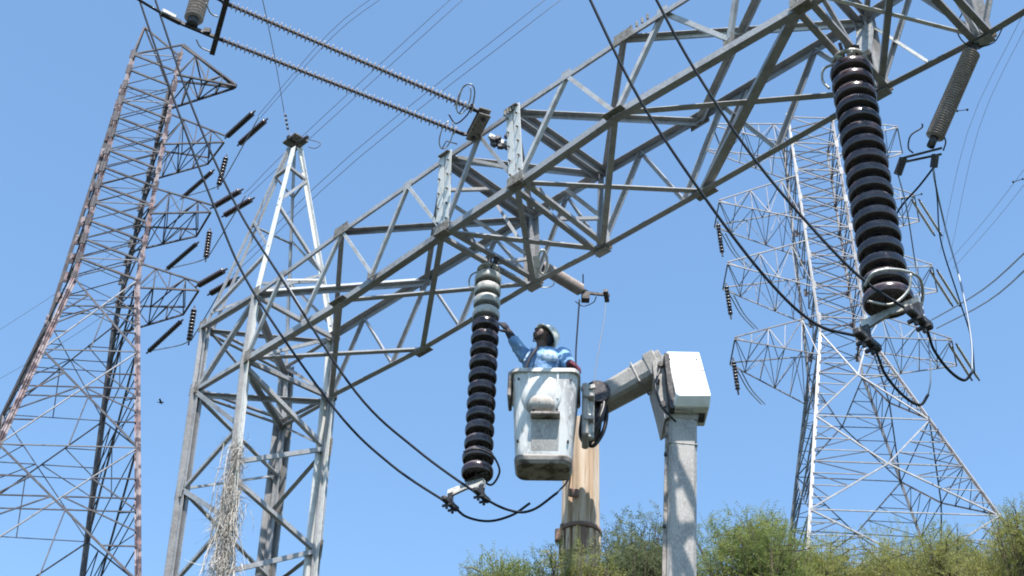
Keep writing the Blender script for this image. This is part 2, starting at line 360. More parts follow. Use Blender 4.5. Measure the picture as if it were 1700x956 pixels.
# end frames: posts and doubled cross members at each splice
for i in (2, 3, 5, 6):
    A, B, C, D = (ND[c+str(i)] for c in 'ABCD')
    s = 1 if i in (3, 6) else -1
    for sg in (-1, 1):
        mem('post', A+U*.052*sg-V*.014+Z*.06, B+U*.052*sg-V*.014, -V, .096, 'L', .009, PALE)
        mem('post', C+U*.052*sg+V*.014, D+U*.052*sg+V*.014, V, .085, 'L', .009)
        mem('cross_beam', B+U*.07*sg-Z*.03, D+U*.07*sg-Z*.03, -Z, .07, 'U', .009)
        mem('cross_beam', A+U*.055*sg+Z*.02, C+U*.055*sg+Z*.02, Z, .07, 'L', .009)
    if i > 4: mem('tie', A+V*.02, D-V*.03, U, .055)
    for P_ in (B, D):
        mem('gusset_plate', P_-U*.085-Z*.052, P_+U*.085-Z*.052, -Z, .10, 'P', .01, GUSS if P_ is B else STEEL)
        nn = -V if P_ is B else V
        mem('gusset_plate', P_-U*.11+nn*.03+Z*.02, P_+U*.11+nn*.03+Z*.02, nn, .12, 'P', .01, GUSS)
    for P_ in (A, C): mem('gusset_plate', P_-U*.08+Z*.04, P_+U*.08+Z*.04, Z, .10, 'P', .01, GUSS)
    for q in range(5):
        for sg in (-1, 1):
            c = A.lerp(B, .08+q*.2)-V*.016+U*.065*sg; mem('bolt', c, c-V*.022, Z, .022, 'R', .01, GUSS)
for i in (1, 4):
    for ch, nn in (('B', -Z), ('D', -Z), ('C', V), ('A', -V)):
        P_ = ND[ch+str(i)]; mem('gusset_plate', P_-U*.12+nn*.02, P_+U*.12+nn*.02, nn, .14, 'P', .008, GUSS)
# upright bolts standing in two rows on the chords
for x0, y0, x1, y1, dd in ((1048, 45, 1075, 26, depth(nom('A', T[4]))), (1068, 158, 1098, 141, depth(nom('B', T[4]))), (838, 186, 852, 176, depth(nom('A', T[3])))):
    for k in range(4):
        p = pd(x0+(x1-x0)*k/3, y0+(y1-y0)*k/3, dd); mem('bolt', p-Z*.05, p+Z*.02, U, .026, 'R', .01, GUSS)

# ---- leg tower
WT, WB = at(340, 540, (nom('A', 0)-U*BW*.8).y), at(325, 645, (nom('A', 0)-U*BW*.8).y)
ST, SB = at(476, 610, (nom('C', 0)-U*BW*.8).y), at(471, 697, (nom('C', 0)-U*BW*.8).y)
top = {'N': ND['A0'], 'E': ND['C0'], 'W': WT, 'S': ST}
bot = {'N': ND['B0'], 'E': ND['D0'], 'W': WB, 'S': SB}
ft = {'N': at(368, 956, bot['N'].y-.02), 'E': at(521, 956, bot['E'].y), 'W': at(281, 956, bot['W'].y-.02), 'S': at(441, 956, bot['S'].y)}
for k in ft:                                        # on down to the ground
    d = ft[k]-bot[k]; ft[k] = bot[k]+d*(bot[k].z/-d.z)
def lp(k, y):                                       # point of a leg level with picture row y
    a, b = bot[k], ft[k]; lo, hi = 0, 1
    for _ in range(30):
        m_ = (lo+hi)/2; p = a.lerp(b, m_); q = p-EYE; yy = 478-F_PX*q.dot(UPV)/q.dot(FWD)
        if yy < y: lo = m_
        else: hi = m_
    return a.lerp(b, lo)
ctr = sum((bot[k] for k in bot), Vector())/4
out_ = {k: ((bot[k]-ctr)*Vector((1, 1, 0))).normalized() for k in bot}
LEGN = {'N': -V, 'W': -V, 'E': V, 'S': V}
for k in bot:
    for p0, p1, w_ in ((top[k], bot[k], .095), (bot[k], bot[k].lerp(ft[k], .45), .115), (bot[k].lerp(ft[k], .45), ft[k], .12)):
        member('leg', gan, p0, p1, LEGN[k], w_, .011, PALE if k in 'NE' else STEEL, 'L')  # N and E legs paler: their sunlit look is put into the colour
        member('leg', gan, p0+out_[k]*.012, p1+out_[k]*.012, U if k in 'NE' else -U, w_, .011, STEEL, 'L', True)
    for p in (top[k], bot[k]): mem('gusset_plate', p-U*.07+out_[k]*.03, p+U*.07+out_[k]*.03, LEGN[k], .16, 'P', .01, GUSS)
def seg(name, a, b, n, w_=.07, dbl=False):
    mem(name, a, b, n, w_)
    if dbl: mem(name, a+Vector(n)*.05-Z*.05, b+Vector(n)*.05-Z*.05, n, w_*.8)
fWN, fNE, fES, fWS = -V, U, V, -U
def fyp(x, y): return pd(x, y, depth(top['E'])+.1)
seg('brace', top['W'], top['N'], fWN, .08, True); seg('brace', bot['W'], bot['N'], fWN, .08)
seg('brace', top['N'], bot['W'], fWN, .08); seg('brace', top['W'], bot['W'], fWN, .05)
seg('brace', top['N'], top['E'], fNE, .075, True); seg('brace', bot['N'], bot['E'], fNE, .075, True)
seg('brace', top['W'], top['S'], fWS, .075, True); seg('brace', bot['W'], bot['S'], fWS, .07, True)
seg('brace', top['S'], top['E'], fES, .075); seg('brace', bot['S'], bot['E'], fES, .08)
seg('brace', top['S'], bot['E'], fES, .06); seg('brace', top['W'], bot['S'], fWS, .06)
seg('brace', top['E'], bot['N'], fNE, .06)
mem('brace', pd(442, 482, depth(top['N'])+.1), ND['C1']+Z*.04, -V, .05, m=PALE); mem('brace', fyp(476, 464), fyp(534, 464), -V, .035, m=PALE)
seg('brace', top['W']-Z*.06, top['E']-Z*.06, Z, .055); seg('brace', bot['W']-Z*.06, bot['E']-Z*.06, Z, .07)
seg('brace', top['N']-Z*.1, top['S']-Z*.1, Z, .10); seg('brace', bot['N']-Z*.1, bot['S']-Z*.1, Z, .075)
for (a, ya, b, yb, n, w_) in (('W', 650, 'N', 705, fWN, .08), ('N', 705, 'W', 812, fWN, .06), ('W', 812, 'N', 862, fWN, .085), ('N', 862, 'W', 975, fWN, .06), ('W', 975, 'N', 1040, fWN, .08),
                              ('W', 655, 'S', 789, fWS, .085), ('S', 789, 'W', 812, fWS, .045), ('W', 812, 'S', 955, fWS, .085), ('S', 955, 'W', 985, fWS, .05),
                              ('N', 605, 'E', 742, fNE, .08), ('E', 744, 'N', 766, fNE, .075), ('N', 790, 'E', 912, fNE, .075), ('E', 914, 'N', 950, fNE, .075), ('N', 955, 'E', 1080, fNE, .075),
                              ('E', 664, 'S', 708, fES, .08), ('S', 708, 'E', 742, fES, .04), ('E', 748, 'S', 848, fES, .08), ('S', 848, 'E', 915, fES, .06), ('E', 918, 'S', 985, fES, .08)):
    seg('brace', lp(a, ya), lp(b, yb), n, w_)
for k, ys in (('N', (766, 862, 955)), ('W', (812, 975)), ('E', (744, 914)), ('S', (789, 848, 955))):
    for y in ys:
        p = lp(k, y); mem('gusset_plate', p-Z*.12+out_[k]*.025, p+Z*.12+out_[k]*.025, LEGN[k], .13, 'P', .01, GUSS if k != 'W' else STEEL)
for f in (.30, .48, .66, .84, .97):                 # on down, out of the picture
    for (a, b, n) in (('W', 'N', fWN), ('N', 'E', fNE), ('E', 'S', fES), ('S', 'W', fWS)):
        f2 = f+.16 if f < .9 else f
        pa, pb = bot[a].lerp(ft[a], f), bot[b].lerp(ft[b], min(f2, .98))
        if f > .4: mem('brace', pa, pb, n, .07)
for k in bot: MB().box(ft[k]+Z*.05, (.5, .5, .3), None, .03).build('footing', FIBERD, gan)
# ---- peak
cY = (top['N'].y+top['S'].y)/2
apex = at(490, 238, cY)
ap = {k: apex+out_[k]*.11-Z*.02 for k in out_}
ap['N'] = at(487, 244, apex.y-.1); ap['E'] = at(500, 245, apex.y+.02); ap['W'] = at(478, 243, apex.y-.02); ap['S'] = at(490, 246, apex.y+.12)
for k, w_ in (('N', .085), ('E', .062), ('W', .045), ('S', .055)):
    member('leg', gan, top[k], ap[k], LEGN[k] if k != 'N' else -V+U*.2, w_*(.9 if k != 'W' else .65), .009, PALE if k in 'NE' else STEEL, 'L')
    if k == 'W': member('leg', gan, top[k]+V*.11, ap[k]+V*.03, fWN, .03, .009, STEEL, 'L')
def pk(k, f): return top[k].lerp(ap[k], f)
def fy(k, y):
    lo, hi = 0, 1
    for _ in range(30):
        m_ = (lo+hi)/2; q = pk(k, m_)-EYE; yy = 478-F_PX*q.dot(UPV)/q.dot(FWD)
        if yy > y: lo = m_
        else: hi = m_
    return pk(k, lo)
for (a, ya, b, yb, n, w_) in (('W', 291, 'N', 274, fWN, .07), ('N', 274, 'E', 298, fNE, .06), ('N', 331, 'E', 300, fNE, .055), ('N', 338, 'E', 452, fNE, .06), ('W', 367, 'N', 410, fWN, .05),
                              ('N', 416, 'W', 512, fWN, .06), ('E', 455, 'S', 400, fES, .04), ('S', 405, 'W', 374, fWS, .05), ('E', 455, 'N', 486, fNE, .05),
                              ('S', 470, 'W', 520, fWS, .05), ('S', 470, 'E', 540, fES, .05), ('N', 470, 'E', 466, fNE, .045), ('S', 330, 'E', 300, fES, .04), ('W', 292, 'S', 330, fWS, .04)):
    mem('brace', fy(a, ya), fy(b, yb), n, w_)
MB().box(apex+Z*.03, (.30, .24, .035), Matrix.Rotation(psi, 3, 'Z'), .008).build('peak_plate', GUSS, gan)
MB().box(apex+Z*.085, (.16, .13, .08), Matrix.Rotation(psi, 3, 'Z'), .008).bar(apex-U*.17+Z*.06, apex-U*.02+Z*.14, .05, .03).bar(apex+V*.05+Z*.05, apex-V*.14+Z*.02, .05, .06).bar(apex+U*.1-Z*.03, apex+U*.3-Z*.06, .04, .03).build('peak_bracket', DARKF, gan)

# ================================================================ suspension insulator strings
def disc_mesh(R, pitch, m, seg=28):
    h = pitch
    prof = [(.030, 0), (.052, -.01*h/.15), (.056, -.10*h), (.075, -.15*h), (R*.55, -.17*h), (R*.80, -.25*h), (R*.93, -.37*h), (R*.99, -.52*h), (R, -.70*h), (R*.985, -.84*h), (R*.95, -.93*h), (R*.90, -.955*h), (R*.86, -.90*h),
            (R*.83, -.74*h), (R*.73, -.72*h), (R*.71, -.86*h), (R*.65, -.87*h), (R*.63, -.72*h), (R*.50, -.70*h), (R*.48, -.82*h), (R*.42, -.82*h), (R*.40, -.68*h), (.03, -.66*h), (.022, -.70*h), (.022, -1.02*h), (.0, -1.02*h)]
    return MB().lathe(prof, seg).mesh('insulator_disc', m, True)
def ring_mesh_pts(c, ax1, ax2, r1, r2, a0=0, a1=360, n=26):
    return [c+ax1*(r1*math.cos(R_(a0+(a1-a0)*i/n)))+ax2*(r2*math.sin(R_(a0+(a1-a0)*i/n))) for i in range(n+1)]
def disc_string(p0, p1, n, R, label, group, top_grey=0, grey_r=1.0, n_big=0):
    d = (p1-p0).normalized(); t = thing('insulator_string', p0, label, 'insulator', group)
    pitch = (p1-p0).length/n; q = Vector((0, 0, -1)).rotation_difference(d).to_matrix().to_4x4()
    me = disc_mesh(R, pitch, PORC); meg = disc_mesh(R*grey_r, pitch, PORCD); big = disc_mesh(R*1.07, pitch, PORC)
    for k in range(n):
        tilt = Matrix.Rotation(random.uniform(-.02, .02), 4, 'X') @ Matrix.Rotation(random.uniform(0, 6), 4, 'Z')
        W = Matrix.Translation(p0+d*pitch*k) @ q @ tilt
        o = link('disc', meg if k < top_grey else (big if k >= n-n_big else me), t, W)
        if k < top_grey: o['label'] = 'chalky grey disc'
        cap = _cache.get(('cap', round(R, 3), round(pitch, 3)))
        if cap is None:
            cap = _cache[('cap', round(R, 3), round(pitch, 3))] = MB().lathe([(0, .012), (.045, .010), (.056, -.01), (.0585, -.10*pitch), (.066, -.13*pitch), (.07, -.16*pitch)], 16).mesh('metal_cap', DARKF, True)
        link('cap', cap, o, W)
    return t, d
m1t = pd(811, 452, depth((ND['B2']+ND['D2'])/2)-.05); c1 = at(792, 792, m1t.y+.02)
s1, d1 = disc_string(m1t, c1, 16, .146, 'long brown disc insulator string whose four top discs are chalky grey, beside the worker', 'suspension insulator strings under the gantry beam', 4, .98, 2)
m2t = pd(1411, 108, depth((ND['B5']+ND['D5'])/2)-.02); c2 = at(1476, 508, m2t.y+.02)
s2, d2 = disc_string(m2t, c2, 17, .186, 'large near string of dark brown insulator discs hanging at the upper right', 'suspension insulator strings under the gantry beam', 0, 1, 1)
def top_fitting(t, P_, hang, s, dens):
    b = MB()
    for sg in (-1, 1):
        b.bar(hang+U*.09*s*sg+V*.03, P_+U*.05*s*sg, .028*s, .05*s, V)
        b.bar(hang+U*.02*sg+Z*.1, P_+U*.035*sg, .02*s, .02*s, V)
    b.build('hanger', DARKF, t)
    # arcing ring and bolts around the first disc
    b = MB()
    for k in range(7):
        a = k*.9; q = P_+U*(.095*s*math.cos(a))+V*(.095*s*math.sin(a)); b.box(q+Z*.02*s, (.05*s, .05*s, .05*s), Matrix.Rotation(a, 3, 'Z'), .008)
    b.tube(ring_mesh_pts(P_+Z*.03*s, U, V, .115*s, .115*s), .017*s, 6).build('collar', FIT, t, True)
    MB().tube(spline([P_+Z*.02-RGT*.1*s, P_-RGT*.19*s-Z*.04*s, P_-RGT*.21*s-Z*.16*s, P_-RGT*.17*s-Z*.24*s]), .010*s, 6).build('arcing_horn', FIT, t, True)
top_fitting(s1, m1t, (ND['B2']+ND['D2'])/2-Z*.02, .95, 1); top_fitting(s2, m2t, (ND['B5']+ND['D5'])/2-Z*.02, 1.25, 1)
# U-bolt plates each side of the heavy string's head
MB().bar(pd(1438, 40, depth(ND['C5'])), pd(1432, 92, depth(ND['C5'])-.5), .16, .05, V).build('link_plate', FIT, s2)
def yoke(t, P_, L, Rr, s, plate_m):
    """triangular plate with a clamp at each end, under the last disc"""
    ax = (Rr-L).normalized(); nrm = ax.cross(Z).normalized()
    b = MB(); h = .5*(L+Rr)
    sec = [P_+ax*.06, P_-ax*.06, L+Z*.07, L-Z*.0, (L+Rr)/2-Z*.03*s, Rr-Z*.0, Rr+Z*.07]
    sec = [P_+ax*.07*s, P_-ax*.07*s, L+Z*.06*s-ax*.03, L-Z*.02-ax*.03, (L+Rr)/2+Z*.02*s, Rr-Z*.02+ax*.03, Rr+Z*.06*s+ax*.03]
    k = len(sec); vs = [p+nrm*.014 for p in sec]+[p-nrm*.014 for p in sec]
    fs = [(0, 1, 2, 3, 4), (0, 4, 5, 6), (11, 10, 9, 8, 7), (13, 12, 11, 7)]+[(i, (i+1) % k, k+(i+1) % k, k+i) for i in range(k)]
    b.add(vs, fs).build('yoke_plate', plate_m, t)
    for c in (L, Rr):
        b = MB(); b.bar(c+Z*.02, c-Z*.09*s, .03*s, .05*s, ax)
        b.bar(c-nrm*.13*s-Z*.09*s, c+nrm*.13*s-Z*.09*s, .055*s, .05*s, Z, .01)
        for sg in (-1, 1): b.bar(c+nrm*.05*s*sg-Z*.05*s, c+nrm*.05*s*sg-Z*.17*s, .02*s, .02*s, ax); b.bar(c+nrm*.05*s*sg-Z*.13*s-ax*.05*s, c+nrm*.05*s*sg-Z*.13*s+ax*.05*s, .02*s, .02*s, Z)
        b.build('clamp', DARKF, t)
zc1 = c1.z-.2; LC1, RC1 = pz(748, 822, zc1), pz(800, 808, zc1)
yoke(s1, c1+d1*.03, LC1, RC1, 1.0, FIT)
zc2 = c2.z-.16; LC2, RC2 = pz(1437, 545, zc2), pz(1522, 508, zc2)
yoke(s2, c2+d2*.03, LC2, RC2, 1.25, FIT)
MB().bar(c1-U*.16+Z*.02, c1+U*.14+Z*.02, .03, .03).tube(spline([c1+U*.02+Z*.0, pd(815, 805, depth(c1)), pd(829, 785, depth(c1)), pd(824, 765, depth(c1)-.05), pd(812, 752, depth(c1)-.1), pd(790, 745, depth(c1)-.2), pd(770, 750, depth(c1)-.1)]), .011, 6).build('arcing_horn', DARKF, s1, True)
MB().tube(spline([pd(1435, 475, depth(c2)-.25), pd(1452, 452, depth(c2)-.28), pd(1490, 448, depth(c2)-.2), pd(1525, 460, depth(c2)-.1), pd(1532, 490, depth(c2)), pd(1527, 515, depth(c2))]), .013, 6).build('arcing_horn', FIT, s2, True)
MB().tube(spline([pd(1440, 500, depth(c2)-.3), pd(1480, 505, depth(c2)-.3), pd(1508, 482, depth(c2)-.25), pd(1512, 455, depth(c2)-.2)]), .011, 6).build('arcing_ring', FIT, s2, True)

# ================================================================ composite rod insulators
_shed = {}
def rod_insulator(p0, p1, n, r, rr, label, group=None, m=COMP, thin=.006, big=None):
    d = (p1-p0); L = d.length; d.normalize(); t = thing('rod_insulator', p0, label, 'insulator', group)
    q = Vector((0, 0, 1)).rotation_difference(d).to_matrix().to_4x4()
    MB().tube([p0, p1], rr, 10).build('rod', ROD if m is COMP else m, t, True)
    for e, s in ((p0, 1), (p1, -1)): MB().tube([e-d*.02*s, e+d*.08*s], rr*1.35, 10).build('end_fitting', DARKF, t, True)
    for k in range(n):
        rad = r if (k % 2 == 0 or big) else r*.74
        key = (round(rad, 4), m.name)
        if key not in _shed: _shed[key] = MB().lathe([(rr*.9, -thin*1.6), (rad*.96, -thin*.5), (rad, 0), (rad*.94, thin*.5), (rr*.9, thin*1.5)], 18).mesh('shed', m, True)
        link('shed', _shed[key], t, Matrix.Translation(p0+d*(.09+(L-.18)*k/(n-1))) @ q)
    return t
ztop = ND['A2'].z
gt = 'pair of long tension insulators'
ra = rod_insulator(pz(797, 186, ztop+.02), pz(372, 4, ztop+.30), 58, .052, .017, 'upper of two long thin shed rod insulators crossing the sky at top left', gt)
rb = rod_insulator(pz(768, 222, ztop+.02), pz(358, 62, ztop+.30), 56, .052, .017, 'lower of two long thin shed rod insulators crossing the sky at top left', gt)
pa, pb = pz(797, 186, ztop+.02), pz(768, 222, ztop+.02)
# their bracket on the beam
br = thing('tension_yoke', (pa+pb)/2, 'dark rusty double plate yoke bolted on the beam top, holding two long rod insulators', 'yoke plate')
k1_, k2_ = pz(806, 184, ztop), pz(783, 228, ztop)
ddv = (k1_-k2_).normalized()
MB().bar(k1_+Z*.03, k2_+Z*.03, .13, .02, Z, .004).build('plate', GUSS, br); MB().bar(k1_-Z*.05, k2_-Z*.05, .13, .02, Z, .004).build('plate', GUSS, br)
MB().bar(k1_.lerp(k2_, .15)-Z*.08, k1_.lerp(k2_, .15)+Z*.07, .04, .04, U).build('pin', DARKF, br); MB().bar(k1_.lerp(k2_, .85)-Z*.08, k1_.lerp(k2_, .85)+Z*.07, .04, .04, U).build('pin', DARKF, br)
for p, q in ((pa, k1_), (pb, k2_)): MB().bar(p, q.lerp(k1_.lerp(k2_, .5), .15), .03, .03).build('link', DARKF, br)
for own, cx, cy, rx, ry, dz in ((ra, 770, 165, .075, .14, 0), (rb, 741, 224, .075, .14, 0)):
    c = pz(cx, cy, ztop+.05); a1 = (RGT*.3+UPV*.95).normalized(); a2 = (RGT*.9-UPV*.3+FWD*.3).normalized()
    MB().tube(ring_mesh_pts(c, a1, a2, .155, .065, 20, 340), .0075, 6).build('corona_ring', FIT, own, True)
    MB().tube([c-a1*.155, c-a1*.06+a2*.02, pz(cx+18, cy+15, ztop+.02)], .007, 6).build('ring_strut', DARKF, own, True)
MB().tube(spline([pz(757, 180, ztop+.1), pz(768, 146, ztop+.14), pz(782, 140, ztop+.14), pz(788, 152, ztop+.1), pz(784, 180, ztop+.04)]), .009, 6).build('arcing_horn', PALEW, ra, True)
MB().tube(spline([pz(745, 190, ztop+.1), pz(757, 205, ztop+.06), pz(776, 190, ztop+.05), pz(783, 172, ztop+.04)]), .008, 6).build('arcing_horn', DARKF, ra, True)
# cross yoke and line ends at their far (upper left) end
cy_ = thing('tension_yoke', pz(365, 40, ztop+.3), 'dark bar yoke tying the outer ends of the two long rod insulators together', 'yoke plate')
MB().bar(pz(378, -6, ztop+.3), pz(352, 90, ztop+.3), .055, .03, Z, .004).build('bar', DARKF, cy_)
MB().tube(spline([pz(326, 66, ztop+.3), pz(333, 78, ztop+.3), pz(350, 86, ztop+.3)]), .008, 6).build('arcing_horn', FIT, cy_, True)
MB().tube(spline([pz(342, 5, ztop+.3), pz(350, 22, ztop+.3), pz(362, 28, ztop+.3)]), .008, 6).build('arcing_horn', FIT, cy_, True)
MB().bar(pz(358, 62, ztop+.3), pz(300, 38, ztop+.32), .03, .035, Z).box(pz(344, 52, ztop+.33), (.07, .05, .06)).bar(pz(300, 38, ztop+.32), pz(268, 22, ztop+.33), .05, .03, Z).build('turnbuckle', DARKF, cy_)
MB().bar(pz(292, 30, ztop+.35), pz(268, 18, ztop+.35), .05, .06, Z, .01).build('compression_clamp', FIT, cy_)
cable('line_conductor', [pz(300, 38, ztop+.33), pz(262, 18, ztop+.35), pz(225, -4, ztop+.38), pz(150, -50, ztop+.5)], .016, CABLE, 'short dark conductor leaving the yoke at the top left corner', 'power line')
cable('line_conductor', [pz(372, 4, ztop+.3), pz(340, -14, ztop+.33), pz(240, -70, ztop+.5)], .016, CABLE, 'dark conductor leaving the upper rod insulator past the top edge', 'power line')
hp = pz(319, 40, ztop+.34)
rod_insulator(hp, hp+Z*1.5+RGT*.03, 30, .100, .045, 'short thick grey brown insulator standing up from the yoke at the top left edge', None, COMP, .012, True)

def pxdist(p): return p
# long grey rod on the right with its yoke
h0, h1 = pd(1618, 76, depth(ND['D6'])), at(1546, 240, ND['D6'].y+.35)
rr_ = rod_insulator(h0, h1, 36, .080, .026, 'steep grey shed rod insulator hanging from the beam at the right', None, COMP, .007, True)
MB().tube(spline([pd(1598, 20, depth(h0)), pd(1588, 45, depth(h0)), pd(1598, 68, depth(h0)), pd(1620, 78, depth(h0)), pd(1650, 70, depth(h0)), pd(1665, 45, depth(h0))]), .006, 6).build('arcing_ring', CABLE, rr_, True)
yk = thing('jumper_yoke', h1, 'dark double bar yoke with two clamps under the steep grey rod insulator', 'yoke plate')
dh = depth(h1)
MB().bar(pd(1500, 262, dh), pd(1562, 246, dh), .07, .02, UPV).bar(pd(1505, 268, dh+.15), pd(1562, 256, dh+.15), .05, .02, UPV).build('bar', DARKF, yk)
MB().bar(pd(1500, 262, dh), pd(1490, 290, dh), .05, .05, Z).build('clamp', DARKF, yk); MB().bar(pd(1553, 256, dh), pd(1550, 278, dh), .05, .05, Z).build('clamp', DARKF, yk)
MB().tube(spline([pd(1531, 205, dh), pd(1530, 212, dh), pd(1512, 225, dh), pd(1508, 245, dh), pd(1516, 254, dh)]), .007, 6).tube(spline([pd(1565, 222, dh), pd(1570, 235, dh), pd(1566, 250, dh)]), .007, 6).build('arcing_horn', DARKF, yk, True)
# rod on the far side of the beam, behind the worker's head
q0, q1 = pz(892, 438, ND['D2'].z+.25), pz(972, 486, ND['D2'].z+.25)
rr2 = rod_insulator(q0, q1, 26, .074, .028, 'grey rod insulator on the far side of the beam, above the worker', None, COMP, .007, True)
MB().bar(q1, pz(1012, 490, ND['D2'].z+.25), .025, .03).bar(pz(1005, 482, ND['D2'].z+.25), pz(1008, 500, ND['D2'].z+.2), .05, .05).box(q1-Z*.06, (.09, .09, .1)).build('end_yoke', DARKF, rr2)
MB().tube(spline([pz(955, 500, q1.z), pz(968, 508, q1.z), pz(985, 502, q1.z), pz(990, 492, q1.z)]), .006, 6).build('arcing_horn', DARKF, rr2, True); MB().tube([pz(968, 470, q1.z), pz(968, 455, q1.z)], .007, 6).build('arcing_horn', DARKF, rr2, True)
MB().tube(ring_mesh_pts(pz(905, 470, q1.z), RGT, UPV, .10, .05, 150, 380), .006, 6).build('corona_ring', FIT, rr2, True)
lev = thing('link_assembly', ND['D2'], 'pale oval link plates behind the beam between the splice posts', 'link')
MB().tube(ring_mesh_pts(pd(901, 435, depth(ND['D2'])-.1), UPV, RGT, .13, .05), .017, 6).build('link', FIT, lev, True)
MB().bar(pd(888, 425, depth(ND['D2'])-.1), pd(893, 466, depth(ND['D2'])-.1), .05, .02, -FWD).build('plate', FIT, lev)
# dark fitting seen beyond the splice post
fz = thing('strain_clamp', pd(830, 232, depth(ND['A3'])+.5), 'dark knobbly strain clamp seen between the two white splice posts', 'clamp')
b = MB()
for k in range(9): b.box(pd(822+random.uniform(-4, 26), 226+random.uniform(-8, 20), depth(ND['A3'])+.5+random.uniform(-.05, .05)), (.07, .05, .06), Matrix.Rotation(random.random()*3, 3, 'Y'), .01)
b.build('clamp_body', DARKF, fz); MB().bar(pd(812, 225, depth(ND['A3'])+.5), pd(850, 245, depth(ND['A3'])+.5), .04, .05).build('clamp_arm', FIT, fz)

# ================================================================ near conductors
gN = 'twin conductors clamped under the insulator strings'
def zcab(name, pts, r, label, cat, group, m=CABLE): return cable(name, [p if isinstance(p, Vector) else pz(*p) for p in pts], r, m, label, cat, group)
z1 = zc1-.1; z2 = zc2-.1
zcab('conductor', [pd(215, -60, 17.5), pd(235, 10, 17.), pd(294, 180, 16), pd(359, 351, 15.2), pd(419, 482, 14.7), pd(555, 678, 14.0), pd(650, 772, 13.85), LC1-Z*.1,
                   (775, 858, z1-.04), (812, 865, z1-.06), (850, 855, z1-.04), (880, 835, z1+.05)], .0125, 'left wire of the twin conductor running from top left to the clamp by the worker', 'power line', gN)
zcab('conductor', [pd(240, -60, 17.5), pd(258, 0, 17.), pd(320, 180, 16), pd(391, 339, 15.2), pd(467, 462, 14.6), pd(590, 650, 13.95), pd(690, 745, 13.8), RC1-Z*.1,
                   (850, 848, z1-.04), (885, 846, z1-.06), (925, 818, z1+.03)], .0125, 'right wire of the twin conductor running from top left to the clamp by the worker', 'power line', gN)
jy = 13.9
cable('jumper_cable', [pz(925, 818, z1+.03), at(945, 792, 12.9), at(955, 740, jy), at(957, 650, jy), at(956, 590, jy), at(959, 540, jy), at(962, 497, jy)], .010, CABLE, 'dark jumper wire hanging straight down behind the worker and bucket', 'power line')
cable('jumper_cable', [at(984, 660, jy), at(988, 620, jy), at(996, 570, jy), at(1003, 530, jy), at(1006, 497, jy)], .007, PALEW, 'faint pale jumper wire hanging down above the bucket arm', 'power line')
zcab('conductor', [pd(955, -60, 12.4), pd(980, 0, 12.2), pd(1062, 165, 11.7), pd(1175, 335, 11.3), pd(1275, 465, 11.1), pd(1355, 538, 11.05), LC2-Z*.12,
                   (1470, 622, z2-.1), (1500, 657, z2-.14), (1527, 672, z2-.14), (1541, 655, z2-.05)], .0122, 'left wire of the twin conductor crossing in front of the beam to the heavy string', 'power line', gN)
zcab('conductor', [pd(1060, -60, 12.3), pd(1090, 0, 12.1), pd(1150, 110, 11.8), pd(1240, 247, 11.4), pd(1330, 358, 11.1), pd(1430, 462, 10.8), RC2-Z*.12,
                   (1550, 580, z2-.08), (1575, 614, z2-.12), (1600, 631, z2-.14), (1614, 618, z2-.08)], .0122, 'right wire of the twin conductor crossing in front of the beam to the heavy string', 'power line', gN)
cable('jumper_cable', [pz(1614, 618, z2-.08), pz(1612, 560, z2+.3), at(1595, 470, 9.2), at(1570, 380, 9.4), pd(1552, 300, dh), pd(1550, 275, dh)], .008, PALEW, 'pale jumper wire looping up to the right end of the jumper yoke', 'power line')
cable('jumper_cable', [pz(1541, 655, z2-.05), pz(1545, 625, z2+.1), at(1540, 560, 9.4), at(1520, 440, 9.6), pd(1505, 345, dh), pd(1491, 290, dh)], .006, PALEW, 'thin pale jumper wire rising to the left end of the jumper yoke', 'power line')
cable('jumper_cable', [pd(1550, 278, dh), pd(1525, 310, dh+.1), pd(1502, 335, dh+.2), pd(1488, 355, dh+.3)], .009, CABLE, 'dark short wire slanting down left from the jumper yoke', 'power line')
cable('jumper_cable', [pd(1550, 278, dh), pd(1556, 330, dh), pd(1562, 400, dh+.1), pd(1590, 490, dh+.3), pd(1612, 560, dh+.5), pd(1618, 620, dh+.6)], .006, CABLE, 'dark wire hanging down from the right clamp of the jumper yoke', 'power line')
cable('ground_wire', [at(428, -30, 10), at(436, 0, 10.4), at(455, 90, 12), at(469, 170, apex.y-.1), at(477, 212, apex.y), apex+Z*.05], .006, THINW, 'thin ground wire running up from the gantry peak', 'power line')
MB()
gi = thing('ground_wire_clamp', at(476, 214, apex.y), 'little stack of dark fittings on the wire at the gantry peak', 'clamp')
for k in range(4): MB().box(at(474+k*1.2, 192+k*7, apex.y), (.035, .035, .03), None, .006).build('link', DARKF, gi)
MB().tube(spline([apex+U*.05+Z*.1, at(515, 232, apex.y), at(532, 238, apex.y), at(524, 246, apex.y), at(512, 244, apex.y)]), .006, 6).build('loop_wire', DARKF, gi, True)

